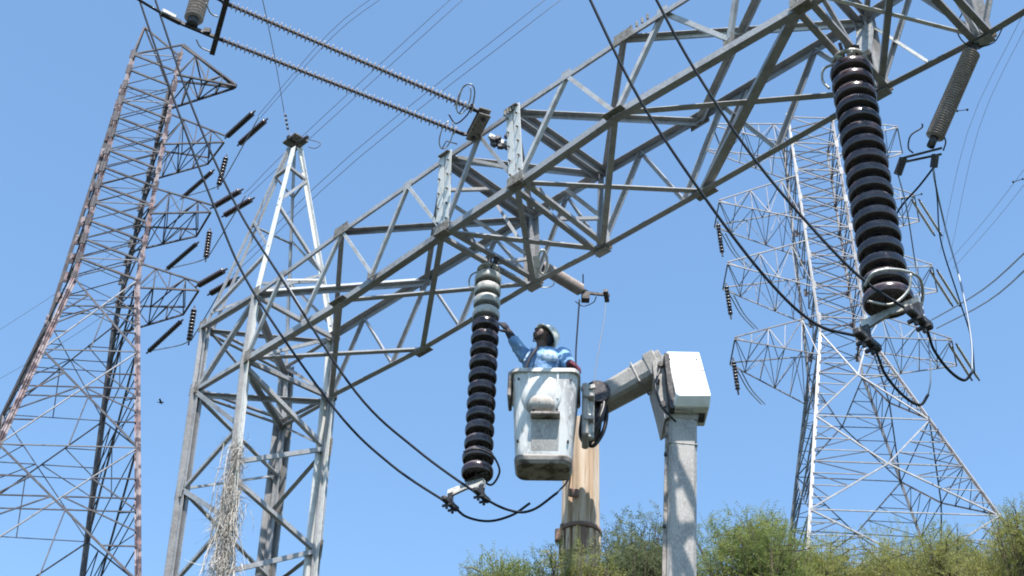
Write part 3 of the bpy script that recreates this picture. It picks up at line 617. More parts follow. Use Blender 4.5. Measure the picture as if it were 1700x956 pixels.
# ================================================================ far lattice towers
def zpoly(pts):
    pts = sorted(pts, key=lambda p: -p.z)
    def f(z):
        for i in range(len(pts)-1):
            if z >= pts[i+1].z or i == len(pts)-2:
                a, b = pts[i], pts[i+1]; return a.lerp(b, (z-a.z)/(b.z-a.z))
    return f
def lattice(name, loc, label, legpx, Yt, Yw, zlev, zlow, mats, lw, bw, light=None):
    """legpx: NL, NR, FR, FL each [(x,y,Y) ...] from the top down."""
    t = thing(name, loc, label, 'power pylon')
    L = [zpoly([at(*q) for q in lg]) for lg in legpx]
    zs = zlev+zlow
    c = sum((l(zlev[-1]) for l in L), Vector())/4
    nrm = [Vector((0, -1, 0)), Vector((1, 0, 0)), Vector((0, 1, 0)), Vector((-1, 0, 0))]
    for k, l in enumerate(L):
        pts = [l(z) for z in (zs[0], zlev[-1], zs[-1])]
        for i in range(2):
            nn = 4
            for j in range(nn):
                a, b_ = pts[i].lerp(pts[i+1], j/nn), pts[i].lerp(pts[i+1], (j+1)/nn)
                o = member('leg', t, a, b_, Vector((0, -1, 0)), lw*(1 if i == 0 else 1.15), .02, mats[k], 'L')
                member('leg', t, a+Vector((0, .02, 0)), b_+Vector((0, .02, 0)), Vector((1 if k in (1, 2) else -1, 0, 0)), lw*(1 if i == 0 else 1.15), .02, mats[k], 'L')
    return t, L, nrm
def brace(t, a, b, n, w_, m, name='brace'): return member(name, t, a, b, n, w_, .012, m, 'L')

# ---------- left tower
YA, YB = 58.5, 61.4
LT = [[(222, 83, YA), (118, 474, YA-.3), (5, 720, YA-2.6)], [(299, 93, YA), (228, 470, YA-.3), (229, 700, YA-2.6)],
      [(292, 112, YB), (201, 470, YB+.3), (170, 713, YB+2.2)], [(216, 100, YB), (106, 478, YB+.3), (-14, 725, YB+2.2)]]
ztp = at(299, 93, YA).z; zw = at(228, 470, YA).z
lev = [ztp+(zw-ztp)*k/13 for k in range(14)]
low = [zw*.885, zw*.75, zw*.59, zw*.40, zw*.2, 0.0]
tl_, LG, NM = lattice('lattice_tower', (at(230, 470, 60).x, 60, 0), 'tall lattice tower at the left with weathered reddish legs and arms on its right', LT, 0, 0, lev, low, [RED, RED, TSTEEL, TSTEEL], .17, .1)  # near legs lighter, far legs darker: light and shade put into the colours
for i in range(13):
    za, zb = lev[i], lev[i+1]
    for f in range(4):
        a, b = LG[f], LG[(f+1) % 4]
        P0, P1, Q0, Q1 = a(za), b(za), a(zb), b(zb)
        if f in (0, 2): brace(tl_, P0, Q1, NM[f], .10 if f == 0 else .07, TSTEEL); brace(tl_, P1, Q0, NM[f], .045, TSTEEL)
        else: brace(tl_, P0 if i % 2 else P1, Q1 if i % 2 else Q0, NM[f], .08, TSTEEL)
        if f in (0, 2) and i % 3 == 0: brace(tl_, P0, P1, NM[f], .045, TMID)
zz = [zw]+low
for i in range(len(low)):
    za, zb = zz[i], zz[i+1]; zm = (za+zb)/2
    for f in range(4):
        a, b = LG[f], LG[(f+1) % 4]; P0, P1, Q0, Q1 = a(za), b(za), a(zb), b(zb)
        w_ = .09
        brace(tl_, P0, Q1, NM[f], w_, TSTEEL); brace(tl_, P1, Q0, NM[f], .055, TMID if f == 0 else TSTEEL)
        brace(tl_, Q0, Q1, NM[f], .05, TMID if f == 0 else TSTEEL)
        M0, M1 = P0.lerp(P1, .5), (P0+Q1)/2
        brace(tl_, M1, (Q0+Q1)/2, NM[f], .045, TSTEEL); brace(tl_, (a(zm)), b(zm), NM[f], .05, TSTEEL)
        # the two diagonals cross; secondary members tie them to the legs
        for (p, q, leg) in ((P0, Q1, a), (P1, Q0, b)):
            for s in (.25, .4):
                m_ = p.lerp(q, s); brace(tl_, m_, leg(m_.z), NM[f], .055, TSTEEL); brace(tl_, m_, leg(m_.z-(za-zb)*.25), NM[f], .055, TSTEEL)
        for (p, q, leg) in ((P0, Q1, b), (P1, Q0, a)):
            m_ = p.lerp(q, .75); brace(tl_, m_, leg(m_.z), NM[f], .055, TSTEEL)
# leg joint plates and climbing bolts
for k in range(4):
    for z in lev[::1]:
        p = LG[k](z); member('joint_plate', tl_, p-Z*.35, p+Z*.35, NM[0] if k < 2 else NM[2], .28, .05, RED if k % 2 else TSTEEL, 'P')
# peak
apx = at(240, 44, 59.9)
for k in range(4): brace(tl_, LG[k](ztp), apx, Vector((0, -1, 0)), .10, TSTEEL, 'peak_leg')
def crossarm(t, L, ia, ib, zt, zb, Tn, Tf, bays, w_, m, endh=0.):
    """arm from body legs ia (near), ib (far) to a blunt tip Tn-Tf"""
    roots = [L[ia](zt), L[ia](zb), L[ib](zt), L[ib](zb)]
    tips = [Tn+Z*endh, Tn, Tf+Z*endh, Tf]
    b = MB()
    for r, q in zip(roots, tips): b.bar(r, q, w_*1.1, w_*1.1, Z)
    b.bar(Tn, Tf, w_*1.3, w_*1.3); 
    arm = b.build('cross_arm', m, t)
    def P(i, s): return roots[i].lerp(tips[i], s)
    def sub(a, c, n, ww=w_*.75): member('brace', arm, a, c, n, ww, .012, m, 'L')
    for k in range(bays):
        s0, s1 = k/bays, (k+1)/bays
        for (i, j, n) in ((0, 1, Vector((0, -1, 0))), (2, 3, Vector((0, 1, 0)))):
            if k % 2: sub(P(i, s0), P(j, s1), n)
            else: sub(P(j, s0), P(i, s1), n)
            if k: sub(P(i, s0), P(j, s0), n)
        sub(P(1, s0) if k % 2 else P(3, s0), P(3, s1) if k % 2 else P(1, s1), -Z); 
        sub(P(0, s0) if k % 2 else P(2, s0), P(2, s1) if k % 2 else P(0, s1), Z)
        if k: sub(P(1, s0), P(3, s0), -Z)
    return arm
def small_string(p0, p1, rad, label, group, n, m=PORC, dark=True):
    """a far string of discs: shaped as one ribbed body with caps at both ends"""
    d = p1-p0; L = d.length; d.normalize(); t = thing('insulator_string', p0, label, 'insulator', group)
    q = Vector((0, 0, 1)).rotation_difference(d).to_matrix().to_4x4(); pr = []
    for k in range(n):
        z = L*(k+.5)/n; h = L/n
        pr += [(rad*.42, z-h*.48), (rad*.97, z-h*.28), (rad, z+h*.12), (rad*.42, z+h*.3)]
    M = Matrix.Translation(p0) @ q
    MB().lathe([(0, 0)]+pr+[(0, L)], 10, M).build('discs', m, t, True)
    MB().tube([p0-d*.25, p0+d*.05], .05, 6).build('end_fitting', TSTEEL, t); MB().tube([p1-d*.05, p1+d*.25], .05, 6).build('end_fitting', TSTEEL, t)
    return t
# top (ground wire) arm
tipz = at(392, 143, 59.0)
crossarm(tl_, LG, 1, 2, ztp+.9, ztp-1.6, tipz, pz(386, 147, tipz.z), 4, .10, TSTEEL, .1)
k0 = at(304, 73, 59); brace(tl_, LG[0](ztp), k0, Vector((0, -1, 0)), .09, TSTEEL); brace(tl_, k0, tipz, Vector((0, -1, 0)), .16, TSTEEL); brace(tl_, k0, LG[1](ztp-1), Vector((0, -1, 0)), .08, TSTEEL)
armL = [((372, 236), (345, 272), 188, 240, (388, 232), (430, 194), (352, 285), (304, 327), (375, 262), (363, 308), 'top'),
        ((350, 352), (326, 392), 315, 358, (364, 350), (408, 324), (326, 405), (278, 446), (348, 385), (342, 428), 'middle'),
        ((330, 482), (304, 522), 443, 485, (340, 480), (382, 456), (300, 534), (247, 583), (322, 514), (314, 566), 'lowest')]
for (tn, tf, yt, yb, s0, s1, f0, f1, j0, j1, nm) in armL:
    Tn = at(tn[0], tn[1], 58.6); Tf = pz(tf[0], tf[1], Tn.z)
    zt = at(235, yt, YA).z; zb = at(235, yb, YA).z
    crossarm(tl_, LG, 1, 2, zt, zb, Tn, Tf, 4, .075, TSTEEL, .5)
    zz_ = Tn.z
    e0, e1 = pz(s0[0], s0[1], zz_), pz(s1[0], s1[1], zz_+.1)
    off = (e1-e0).cross(Z).normalized()*.42
    gl = 'strain strings on the left tower arms'
    small_string(e0-off, e1-off, .17, 'dark strain string, left of the pair at the %s right arm of the left tower' % nm, gl, 15)
    small_string(e0+off, e1+off, .17, 'dark strain string, right of the pair at the %s right arm of the left tower' % nm, gl, 15)
    small_string(pz(f0[0], f0[1], zz_), pz(f1[0], f1[1], zz_-.2), .14, 'dark strain string slanting down left from the %s right arm of the left tower' % nm, gl, 16)
    a = at(j0[0], j0[1], 60); bb = at(j1[0], j1[1], 60)
    small_string(a, bb, .16, 'dark jumper string hanging below the %s right arm of the left tower' % nm, 'jumper strings on the left tower arms', 9)
    cable('jumper_cable', [pz(*s1, zz_), at(j1[0]+10, j1[1]-12, 60), bb, at(j1[0]-20, j1[1]+8, 60.5), pz(*f1, zz_)], .03, THINW, 'thin jumper loop under the %s right arm of the left tower' % nm, 'power line')

# ---------- right tower
RT = [[(1314, 232, 58.5), (1362, 540, 58.2), (1342, 888, 56.2)], [(1382, 196, 58.5), (1442, 556, 58.2), (1658, 853, 56.2)],
      [(1370, 222, 61.4), (1424, 600, 61.7), (1525, 879, 63.6)], [(1301, 248, 61.4), (1349, 560, 61.7), (1312, 880, 63.6)]]
zt_ = at(1382, 196, 58.5).z; zw_ = at(1442, 556, 58.2).z; zb_ = at(1500, 956, 57).z
lev = [zt_+(zw_-zt_)*k/15 for k in range(16)]
low = [zw_+(zb_-zw_)*k/5 for k in range(1, 6)]+[zb_*.6, 0]
tr_, RG, NM = lattice('lattice_tower', (at(1440, 556, 60).x, 60, 0), 'pale lattice tower behind the right hand insulator string, arms on both sides', RT, 0, 0, lev, low, [TLIGHT, TMID, TMID, TMID], .10, .1)  # near left leg lightest: sunlight put into the steel colour
for i in range(15):
    za, zb = lev[i], lev[i+1]
    for f in range(4):
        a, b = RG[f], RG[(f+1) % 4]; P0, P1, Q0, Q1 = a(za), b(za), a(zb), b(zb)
        m = TMID if f in (0, 3) else TSTEEL  # near and left faces lighter, the rest darker: light and shade as colour
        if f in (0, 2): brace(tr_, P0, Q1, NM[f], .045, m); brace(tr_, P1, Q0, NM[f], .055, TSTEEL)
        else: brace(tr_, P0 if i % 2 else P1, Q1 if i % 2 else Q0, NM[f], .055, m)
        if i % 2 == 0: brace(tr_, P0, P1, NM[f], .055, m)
zz = [zw_]+low
for i in range(len(low)):
    za, zb = zz[i], zz[i+1]
    for f in range(4):
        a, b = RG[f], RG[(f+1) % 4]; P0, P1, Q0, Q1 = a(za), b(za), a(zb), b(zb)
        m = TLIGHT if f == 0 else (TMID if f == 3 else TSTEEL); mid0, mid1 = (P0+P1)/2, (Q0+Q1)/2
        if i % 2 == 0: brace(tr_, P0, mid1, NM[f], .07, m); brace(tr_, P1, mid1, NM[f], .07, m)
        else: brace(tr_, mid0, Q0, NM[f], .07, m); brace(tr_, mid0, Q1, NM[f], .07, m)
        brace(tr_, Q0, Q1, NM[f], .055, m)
        for s in (.25, .5, .75):
            zq = za+(zb-za)*s
            A_q, B_q = a(zq), b(zq)
            if i % 2 == 0: ma, mb_ = P0.lerp(mid1, s), P1.lerp(mid1, s)
            else: ma, mb_ = mid0.lerp(Q0, s), mid0.lerp(Q1, s)
            brace(tr_, A_q, ma, NM[f], .042, m); brace(tr_, B_q, mb_, NM[f], .042, m)
            zr = za+(zb-za)*(s+(.25 if i % 2 == 0 else -.25)); brace(tr_, a(zr), ma, NM[f], .036, TSTEEL); brace(tr_, b(zr), mb_, NM[f], .036, TSTEEL)
for k in range(4):
    for z in lev[::2]: p = RG[k](z); member('joint_plate', tr_, p-Z*.25, p+Z*.25, NM[0] if k < 2 else NM[2], .2, .04, TLIGHT if k < 2 else TSTEEL, 'P')
# far body legs show doubled: arms on both sides
gr = 'strain strings on the right tower arms'
for (tn, yt, yb, side, nm) in (((1182, 208), 205, 240, 0, 'top left'), ((1194, 335), 292, 366, 0, 'second left'), ((1208, 438), 402, 480, 0, 'third left'), ((1220, 563), 528, 600, 0, 'lowest left'),
                               ((1490, 212), 198, 235, 1, 'top right'), ((1518, 325), 285, 345, 1, 'second right'), ((1548, 442), 400, 450, 1, 'third right'), ((1580, 565), 520, 565, 1, 'lowest right')):
    Tn = at(tn[0], tn[1], 58.9); dxf = -8 if side == 0 else 8
    Tf = pz(tn[0]+dxf, tn[1]+42, Tn.z)
    ia, ib = (0, 3) if side == 0 else (1, 2)
    rx = 1316+(yt-250)*.155 if side == 0 else 1385+(yt-200)*.165
    zt2, zb2 = at(rx, yt, 58.5).z, at(rx, yb, 58.5).z
    crossarm(tr_, RG, ia, ib, zt2, zb2, Tn, Tf, 5, .05, TLIGHT if side else TMID, .12)
    if 'top' in nm: continue
    if side == 0:
        a, bb = at(tn[0]-2, tn[1]+38, 60), at(tn[0]+5, tn[1]+85, 60)
        small_string(a, bb, .13, 'dark jumper string hanging from the %s arm of the right tower' % nm, 'jumper strings on the right tower arms', 9)
        for sg in (0, 6): 
            cable('strain_wire', [at(tn[0]+4+sg, tn[1]+52, 61.5), at(tn[0]+22+sg, tn[1]+84, 64), at(tn[0]+44+sg, tn[1]+108, 69)], .035, THINW, '%s of two thin wires falling away from the %s arm tip of right tower' % ('right' if sg else 'left', nm), 'power line', 'wires behind the right tower arms')
    else:
        for sg in (0, 12):
            a, bb = pz(tn[0]-2+sg, tn[1]+10, Tn.z), pz(tn[0]+31+sg, tn[1]+62, Tn.z-.3)
            small_string(a, bb, .08, 'pale strain string, %s of the pair below the %s arm of the right tower' % ('right' if sg else 'left', nm), gr, 20, FIT)

# ---------- far conductors, held to the arm heights
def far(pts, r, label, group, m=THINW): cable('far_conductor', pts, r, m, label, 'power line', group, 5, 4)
gF = 'far twin conductors crossing the sky'
for (s1, mid, end, yo, nm) in (((430, 194), (549, 58), (640, -14), 9, 'from the top arm'), ((408, 324), (495, 240), (770, -12), 12, 'from the middle arm'), ((382, 456), (588, 260), (935, -14), 14, 'from the lowest arm')):
    zz_ = at(s1[0]-60, s1[1]+42, 58.6).z
    for sg in (-1, 1):
        o = sg*yo/2
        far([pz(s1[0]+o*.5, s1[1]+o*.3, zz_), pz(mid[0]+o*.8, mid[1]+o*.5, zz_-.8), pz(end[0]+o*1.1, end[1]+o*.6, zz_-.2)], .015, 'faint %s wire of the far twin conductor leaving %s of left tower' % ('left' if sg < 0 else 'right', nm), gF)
for (f1, end, nm) in (((304, 327), (-20, 560), 'top'), ((278, 446), (-20, 640), 'middle')):
    zz_ = at(f1[0]+50, f1[1]-50, 58.6).z
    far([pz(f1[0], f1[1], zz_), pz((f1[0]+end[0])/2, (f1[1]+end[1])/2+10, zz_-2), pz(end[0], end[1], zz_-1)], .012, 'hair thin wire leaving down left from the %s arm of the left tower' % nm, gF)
gR = 'conductors at the right edge'
for (a, b_, c_, nm) in (((1720, 402), (1630, 482), (1540, 535), 'upper'), ((1720, 432), (1640, 500), (1555, 545), 'lower')):
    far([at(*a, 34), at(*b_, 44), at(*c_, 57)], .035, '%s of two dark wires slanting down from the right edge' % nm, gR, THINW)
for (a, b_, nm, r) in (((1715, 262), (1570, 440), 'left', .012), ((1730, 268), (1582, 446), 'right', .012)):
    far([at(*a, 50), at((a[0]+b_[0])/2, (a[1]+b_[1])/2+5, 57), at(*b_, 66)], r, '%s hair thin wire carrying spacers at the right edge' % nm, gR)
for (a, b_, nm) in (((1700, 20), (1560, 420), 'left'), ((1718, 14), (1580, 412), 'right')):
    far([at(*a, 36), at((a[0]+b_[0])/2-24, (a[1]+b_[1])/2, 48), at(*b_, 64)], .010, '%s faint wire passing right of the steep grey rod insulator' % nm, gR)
for (x0, y0, x1, y1, Y, nm) in ((1589, 184, 1606, 182, 46, 'beside the steep grey rod insulator'), (1682, 302, 1698, 297, 54, 'near the right edge'), (1498, 330, 1530, 322, 58, 'beside the heavy insulator string')):
    t = thing('bundle_spacer', at(x0, y0, Y), 'tiny dark wire spacer with two knobs %s' % nm, 'spacer')
    MB().tube([at(x0, y0, Y), at(x1, y1, Y)], .02, 6).build('bar', CABLE, t)
    for (x, y) in ((x0, y0), (x1, y1)): MB().ell(at(x, y, Y), (.055, .055, .07)).build('knob', CABLE, t, True)

# ================================================================ utility pole
PY = 13.25
tp, bt_ = at(965, 706, PY), at(964, 892, PY); dn = (bt_-tp).normalized(); foot = tp+Vector((bt_.x-tp.x, 0, bt_.z-tp.z)).normalized()*(tp.z/abs(dn.z))
pole = thing('utility_pole', (foot.x, foot.y, 0), 'thick weathered timber pole behind the bucket with a rusty strap', 'pole')
b = MB(); seg_ = 48; rings = 26; vs = []; fs = []
rad = [1+.035*math.sin(k*5.1)+.03*math.sin(k*11.3+1)-(.11 if k % 9 == 4 else 0)-(.06 if k % 7 == 3 else 0) for k in range(seg_)]
for i in range(rings+1):
    c = tp.lerp(foot, i/rings); r0 = .19+.05*i/rings
    for k in range(seg_):
        a = 2*math.pi*k/seg_; rr = r0*(rad[(k+(i//9)) % seg_]+.012*math.sin(i*1.7+k*.8)); vs.append(c+Vector((math.cos(a)*rr, math.sin(a)*rr, 0)))
for i in range(rings):
    for k in range(seg_): fs.append((i*seg_+k, (i+1)*seg_+k, (i+1)*seg_+(k+1) % seg_, i*seg_+(k+1) % seg_))
fs.append(tuple(range(seg_))); b.add(vs, fs).build('shaft', WOOD, pole)
sc = at(963, 886, PY)
b = MB(); pr = [(.21, .035), (.226, .03), (.228, -.015), (.21, -.022)]; b.lathe(pr+[pr[0]], 40, Matrix.Translation(sc)).build('strap', RUST, pole, True)
MB().box(sc+Vector((-.22, -.08, -.08)), (.09, .08, .14), None, .01).box(sc+Vector((-.19, -.1, .02)), (.05, .05, .06), None, .01).build('strap_clamp', RUST, pole)
for k in range(16):
    a = 2*math.pi*k/16+.1; p = sc+Vector((math.cos(a)*.212, math.sin(a)*.212, -.17)); MB().bar(p+Z*.14, p-Z*random.uniform(.06, .16), .045, .012, Vector((math.cos(a), math.sin(a), 0))).build('stave', WOOD if k % 4 else RUST, pole)
sb_ = at(952, 818, PY-.2); MB().box(sb_, (.10, .03, .10), None, .01).build('tag_plate', RUST, pole)

# ================================================================ aerial lift: boom, elbow, arm, bucket
KY = 12.05
kc = at(906, 643, KY); PXM = F_PX/depth(kc)       # rim centre
lift = thing('aerial_lift', (at(1130, 800, 12.1).x, 12.1, 0), 'dirty white bucket on a grey folding boom, lifting the worker', 'aerial lift')
ang = R_(-4); RM = Matrix.Rotation(ang, 3, 'Z')
def bpt(x, y, z): return kc+RM @ Vector((x, y, z))
HT = 1.01
secs = [(-.02, .355, .355), (.0, .355, .355), (-.045, .358, .358), (-.05, .332, .332), (-.5, .312, .31), (-.93, .292, .285), (-.95, .30, .292), (-HT+.06, .285, .27), (-HT, .262, .24)]
def rsec(hx, hy, r=.09, n=5):
    out = []
    for (sx, sy, a0) in ((1, -1, -90), (1, 1, 0), (-1, 1, 90), (-1, -1, 180)):
        for k in range(n):
            a = R_(a0+90*k/(n-1)); out.append((sx*(hx-r)+r*math.cos(a), sy*(hy-r)+r*math.sin(a)))
    return out
b = MB(); vs = []; fs = []; nsec = 20
def taper(z): f = min(1, -z/1.01); return .333-.063*f, .333-.155*f, -.058*f
prof = [(.0, .35, .35, 0), (-.045, .355, .355, 0)]+[(z,)+taper(z) for z in (-.052, -.30, -.55, -.80, -.955)]
for z, h, h2, oy in prof: vs += [bpt(x, y+oy, z) for x, y in rsec(h, h2)]
inner = [(-1.05, .24), (-.6, .28), (-.02, .31), (0, .335)]
for z, h in []: pass
for i in range(len(prof)-1):
    for k in range(nsec): fs.append((i*nsec+k, (i+1)*nsec+k, (i+1)*nsec+(k+1) % nsec, i*nsec+(k+1) % nsec))
k0 = len(vs)
for z, h, h2, oy in ((.0, .315, .315, 0), (-.5, .28, .24, -.03), (-.95, .24, .15, -.055)): vs += [bpt(x, y+oy, z) for x, y in rsec(h, h2)]
for k in range(nsec): fs.append((k, (k+1) % nsec, k0+(k+1) % nsec, k0+k))
for i in range(2):
    for k in range(nsec): fs.append((k0+i*nsec+k, k0+i*nsec+(k+1) % nsec, k0+(i+1)*nsec+(k+1) % nsec, k0+(i+1)*nsec+k))
fs.append(tuple(k0+2*nsec+k for k in range(nsec)))
bucket = b.add(vs, fs).build('bucket', FIBER, lift)
for p_ in bucket.data.polygons: p_.use_smooth = False
b = MB(); vs = []; fs = []
for z, h, h2 in ((-.945, .278, .190), (-.96, .282, .194), (-1.0, .276, .188), (-HT-.02, .255, .165), (-HT-.02, .1, .06)): vs += [bpt(x, y-.057, z) for x, y in rsec(h, h2, min(.09, h2*.5))]
for i in range(4):
    for k in range(nsec): fs.append((i*nsec+k, (i+1)*nsec+k, (i+1)*nsec+(k+1) % nsec, i*nsec+(k+1) % nsec))
fs.append(tuple(reversed(range(4*nsec, 5*nsec)))); b.add(vs, fs).build('bucket_base', FIBERD, lift)
# moulded step: a swelling that ends in a round boss over a ledge, with a sunk panel below
MB().ell(bpt(-.03, -.29, -.27), (.21, .060, .26), RM, 28, 18).build('step_pocket', FIBER, lift, True)
MB().ell(bpt(-.035, -.285, -.415), (.150, .115, .112), RM, 28, 18).build('step_boss', BOSS, lift, True)
MB().box(bpt(.015, -.325, -.545), (.29, .10, .035), RM, .008).build('step_ledge', FIBERD, lift)
MB().box(bpt(.015, -.262, -.74), (.27, .02, .34), RM @ Matrix.Rotation(R_(8.7), 3, 'X'), .006).build('step_panel', BOOMG, lift)
MB().box(bpt(-.352, -.16, -.16), (.035, .3, .30), RM, .012).build('side_flap', FIBERD, lift)
for (x, z) in ((-.10, -.505), (.13, -.505), (-.26, -.12), (.26, -.12), (-.25, -.8), (.24, -.8)):
    f_ = min(1, -z/1.01); yy = -(.333-.155*f_)-.058*f_ if abs(x) > .2 else -.375
    p = bpt(x, yy, z); MB().tube([p+RM @ Vector((0, .02, 0)), p-RM @ Vector((0, .012, 0))], .012, 7).build('bolt', DARKF, lift)
MB().bar(bpt(-.16, -.336, -.05), bpt(-.155, -.325, -.40), .02, .012, Vector((0, -1, 0))).build('rib', FIBER, lift); MB().bar(bpt(.13, -.336, -.05), bpt(.13, -.325, -.35), .02, .012, Vector((0, -1, 0))).build('rib', FIBER, lift)
# mount beside the bucket
mt = MB()
mt.box(bpt(.405, .06, -.30), (.07, .30, .62), RM, .015).box(bpt(.44, -.02, -.16), (.11, .2, .05), RM, .01).box(bpt(.44, -.02, -.42), (.10, .18, .05), RM, .01)
mt.build('mount_bracket', BOOMG, lift)
MB().bar(bpt(.455, .0, -.04), bpt(.45, .0, -.62), .07, .08, V, .015).bar(bpt(.36, -.05, -.05), bpt(.50, -.05, -.02), .04, .04).build('levelling_cylinder', FIT, lift)
armA = at(993, 668, 12.45); armB = at(1106, 604, 12.1)
for k in range(6):
    o_ = Vector((random.uniform(-.03, .04), random.uniform(-.08, .06), random.uniform(-.03, .03)))
    MB().tube(spline([armA+Vector((.0, -.05, .08))+o_, armA+Vector((.05, -.12, -.15))+o_, armA+Vector((.0, -.14, -.40))+o_*1.5, armA+Vector((-.09, -.12, -.58))+o_, armA+Vector((-.16, -.08, -.48))+o_, armA+Vector((-.14, .0, -.2))+o_]), .022, 7).build('hose', BLACK, lift, True)
MB().tube([armA-Vector((.02, .22, 0)), armA+Vector((-.02, .22, 0))], .13, 16).build('pivot', DARKF, lift, False)
MB().box(armA+Vector((-.05, 0, -.16)), (.2, .26, .5), Matrix.Rotation(.12, 3, 'Y'), .02).build('pivot_arm', DARKF, lift)
ad = (armB-armA).normalized()
b = MB(); vs = []; fs = []
upn = (Z-ad*Z.dot(ad)).normalized(); sd = ad.cross(upn)
for i, (f, hh, ww) in enumerate(((0, .115, .12), (.02, .128, .13), (.8, .142, .145), (1, .145, .148))):
    c = armA.lerp(armB, f)
    for k in range(12):
        a = 2*math.pi*(k+.5)/12; ca, sa = math.cos(a), math.sin(a); e = .5
        vs.append(c+sd*(math.copysign(abs(ca)**e, ca)*ww)+upn*(math.copysign(abs(sa)**e, sa)*hh))
for i in range(3):
    for k in range(12): fs.append((i*12+k, i*12+(k+1) % 12, (i+1)*12+(k+1) % 12, (i+1)*12+k))
fs += [tuple(reversed(range(12))), tuple(range(36, 48))]
b.add(vs, fs).build('upper_arm', BOOMG, lift)
MB().bar(armA.lerp(armB, .78), armA.lerp(armB, .94), .305, .298, upn, .012).build('arm_collar', BOOMG, lift)
# elbow: side plate, sloping white cover, dark knuckle
el0 = at(1106, 640, 12.05)
vs = [at(x, y, 11.98) for x, y in ((1083, 600), (1102, 588), (1112, 600), (1112, 690), (1104, 695), (1098, 670), (1086, 625))]
k = len(vs); vs += [v+Vector((.0, .42, 0)) for v in vs]
MB().add(vs, [tuple(reversed(range(k))), tuple(range(k, 2*k))]+[(i, (i+1) % k, k+(i+1) % k, k+i) for i in range(k)]).build('side_plate', BOOMG, lift)
for (x, y, r) in ((1091, 634, .028), (1100, 672, .035), (1096, 606, .03)): p = at(x, y, 11.97); MB().tube([p, p+Vector((0, -.025, 0))], r, 12).build('pin', DARKF, lift)
# cover: front face leans back, so it catches the sun
F4 = [at(1106, 583, 12.06), at(1161, 584, 12.06), at(1181, 656, 11.78), at(1124, 656, 11.78)]
bk = Vector((.015, .34, -.05)); lowv = at(1178, 676, 11.86)-F4[2]; lowl = at(1116, 675, 11.86)-F4[3]
vs = F4+[F4[2]+lowv, F4[3]+lowl]+[F4[0]+bk, F4[1]+bk, F4[2]+lowv+Vector((0, .36, 0)), F4[3]+lowl+Vector((0, .36, 0))]
bm = bmesh.new(); bv = [bm.verts.new(v-lift.location) for v in vs]
for f in ((3, 2, 1, 0), (5, 4, 2, 3), (0, 1, 7, 6), (9, 8, 4, 5), (6, 7, 8, 9), (1, 2, 4, 8, 7), (0, 6, 9, 5, 3)): bm.faces.new([bv[i] for i in f])
bmesh.ops.recalc_face_normals(bm, faces=bm.faces)
bmesh.ops.bevel(bm, geom=list(bm.edges), offset=.018, segments=3, profile=.6, affect='EDGES')
me = bpy.data.meshes.new('elbow_cover'); bm.to_mesh(me); bm.free(); me.materials.append(WHITE)
cov = link('elbow_cover', me, lift, Matrix.Translation(lift.location))
sm0, sm1 = at(1118, 617, 11.915), at(1168, 616, 11.915)
MB().bar(sm0-Vector((0, .012, 0)), sm1-Vector((0, .012, 0)), .008, .01, Vector((0, -1, .4))).build('seam', FIBERD, lift)
kn = at(1137, 684, 12.05)
MB().tube([kn-Vector((.17, 0, 0)), kn+Vector((.19, 0, 0))], .10, 18).box(kn+Vector((-.02, 0, .03)), (.29, .25, .16), None, .02).build('knuckle', DARKF, lift)
MB().bar(kn+Vector((-.12, -.14, -.05)), kn+Vector((.02, -.15, -.06)), .03, .03).bar(kn+Vector((.05, -.14, .04)), kn+Vector((.05, -.14, -.08)), .02, .03).build('link', FIT, lift)
MB().bar(at(1104, 600, 12.0), at(1114, 690, 12.0), .05, .3, Vector((0, 1, 0))).build('inner_plate', DARKF, lift)
for (x, y) in ((1128, 640), (1150, 640), (1172, 641), (1112, 596), (1156, 596)):
    p = at(x, y, 11.83+(12.06-11.83)*(656-y)/73-.012); MB().tube([p+Vector((0, .012, .0)), p-Vector((0, .012, .006))], .011, 6).build('bolt', FIT, lift)
for k in range(1):
    o_ = Vector((.02*k, -.015*k, .015*k))
    MB().tube(spline([at(1096, 612, 11.9)+o_, at(1088, 640, 11.82)+o_, at(1097, 672, 11.82)+o_, at(1112, 690, 11.88)+o_, at(1122, 700, 11.93)+o_]), .012, 7).build('hose', BLACK, lift, True)
for f in (.60,): MB().bar(armA.lerp(armB, f), armA.lerp(armB, f+.025), .292, .286, upn, .006).build('arm_band', BOOMG, lift)
b0 = at(1132, 694, 12.12); b1 = at(1129, 956, 12.12); bd = (b1-b0)/abs(b1.z-b0.z); b2 = b0+bd*(b0.z-.95)
MB().bar(b0, b2, .278, .28, Vector((0, -1, 0)), .03).build('lower_boom', BOOMG, lift)
jp = b0+bd*.38
MB().bar(b0+bd*.0, b0+bd*.10, .296, .30, Vector((0, -1, 0)), .01).build('boom_band', BOOMG, lift); MB().bar(jp, jp+bd*.015, .288, .29, Vector((0, -1, 0)), .004).build('boom_band', BOOMG, lift)
MB().bar(b0+bd*.1+Vector((-.155, -.08, 0)), b2+Vector((-.155, -.08, .6)), .035, .035, Vector((0, -1, 0))).build('hose_line', FIBERD, lift)
for k in range(3): p = b0+bd*(.5+k*.8)+Vector((-.168, -.1, 0)); MB().box(p, (.03, .04, .04), None, .006).build('hose_clip', DARKF, lift)
MB().tube([Vector((b2.x, b2.y, 0)), Vector((b2.x, b2.y, 1.0))], .42, 24).box((b2.x, b2.y, .12), (1.3, 1.3, .24), None, .03).build('turret', BOOMG, lift)

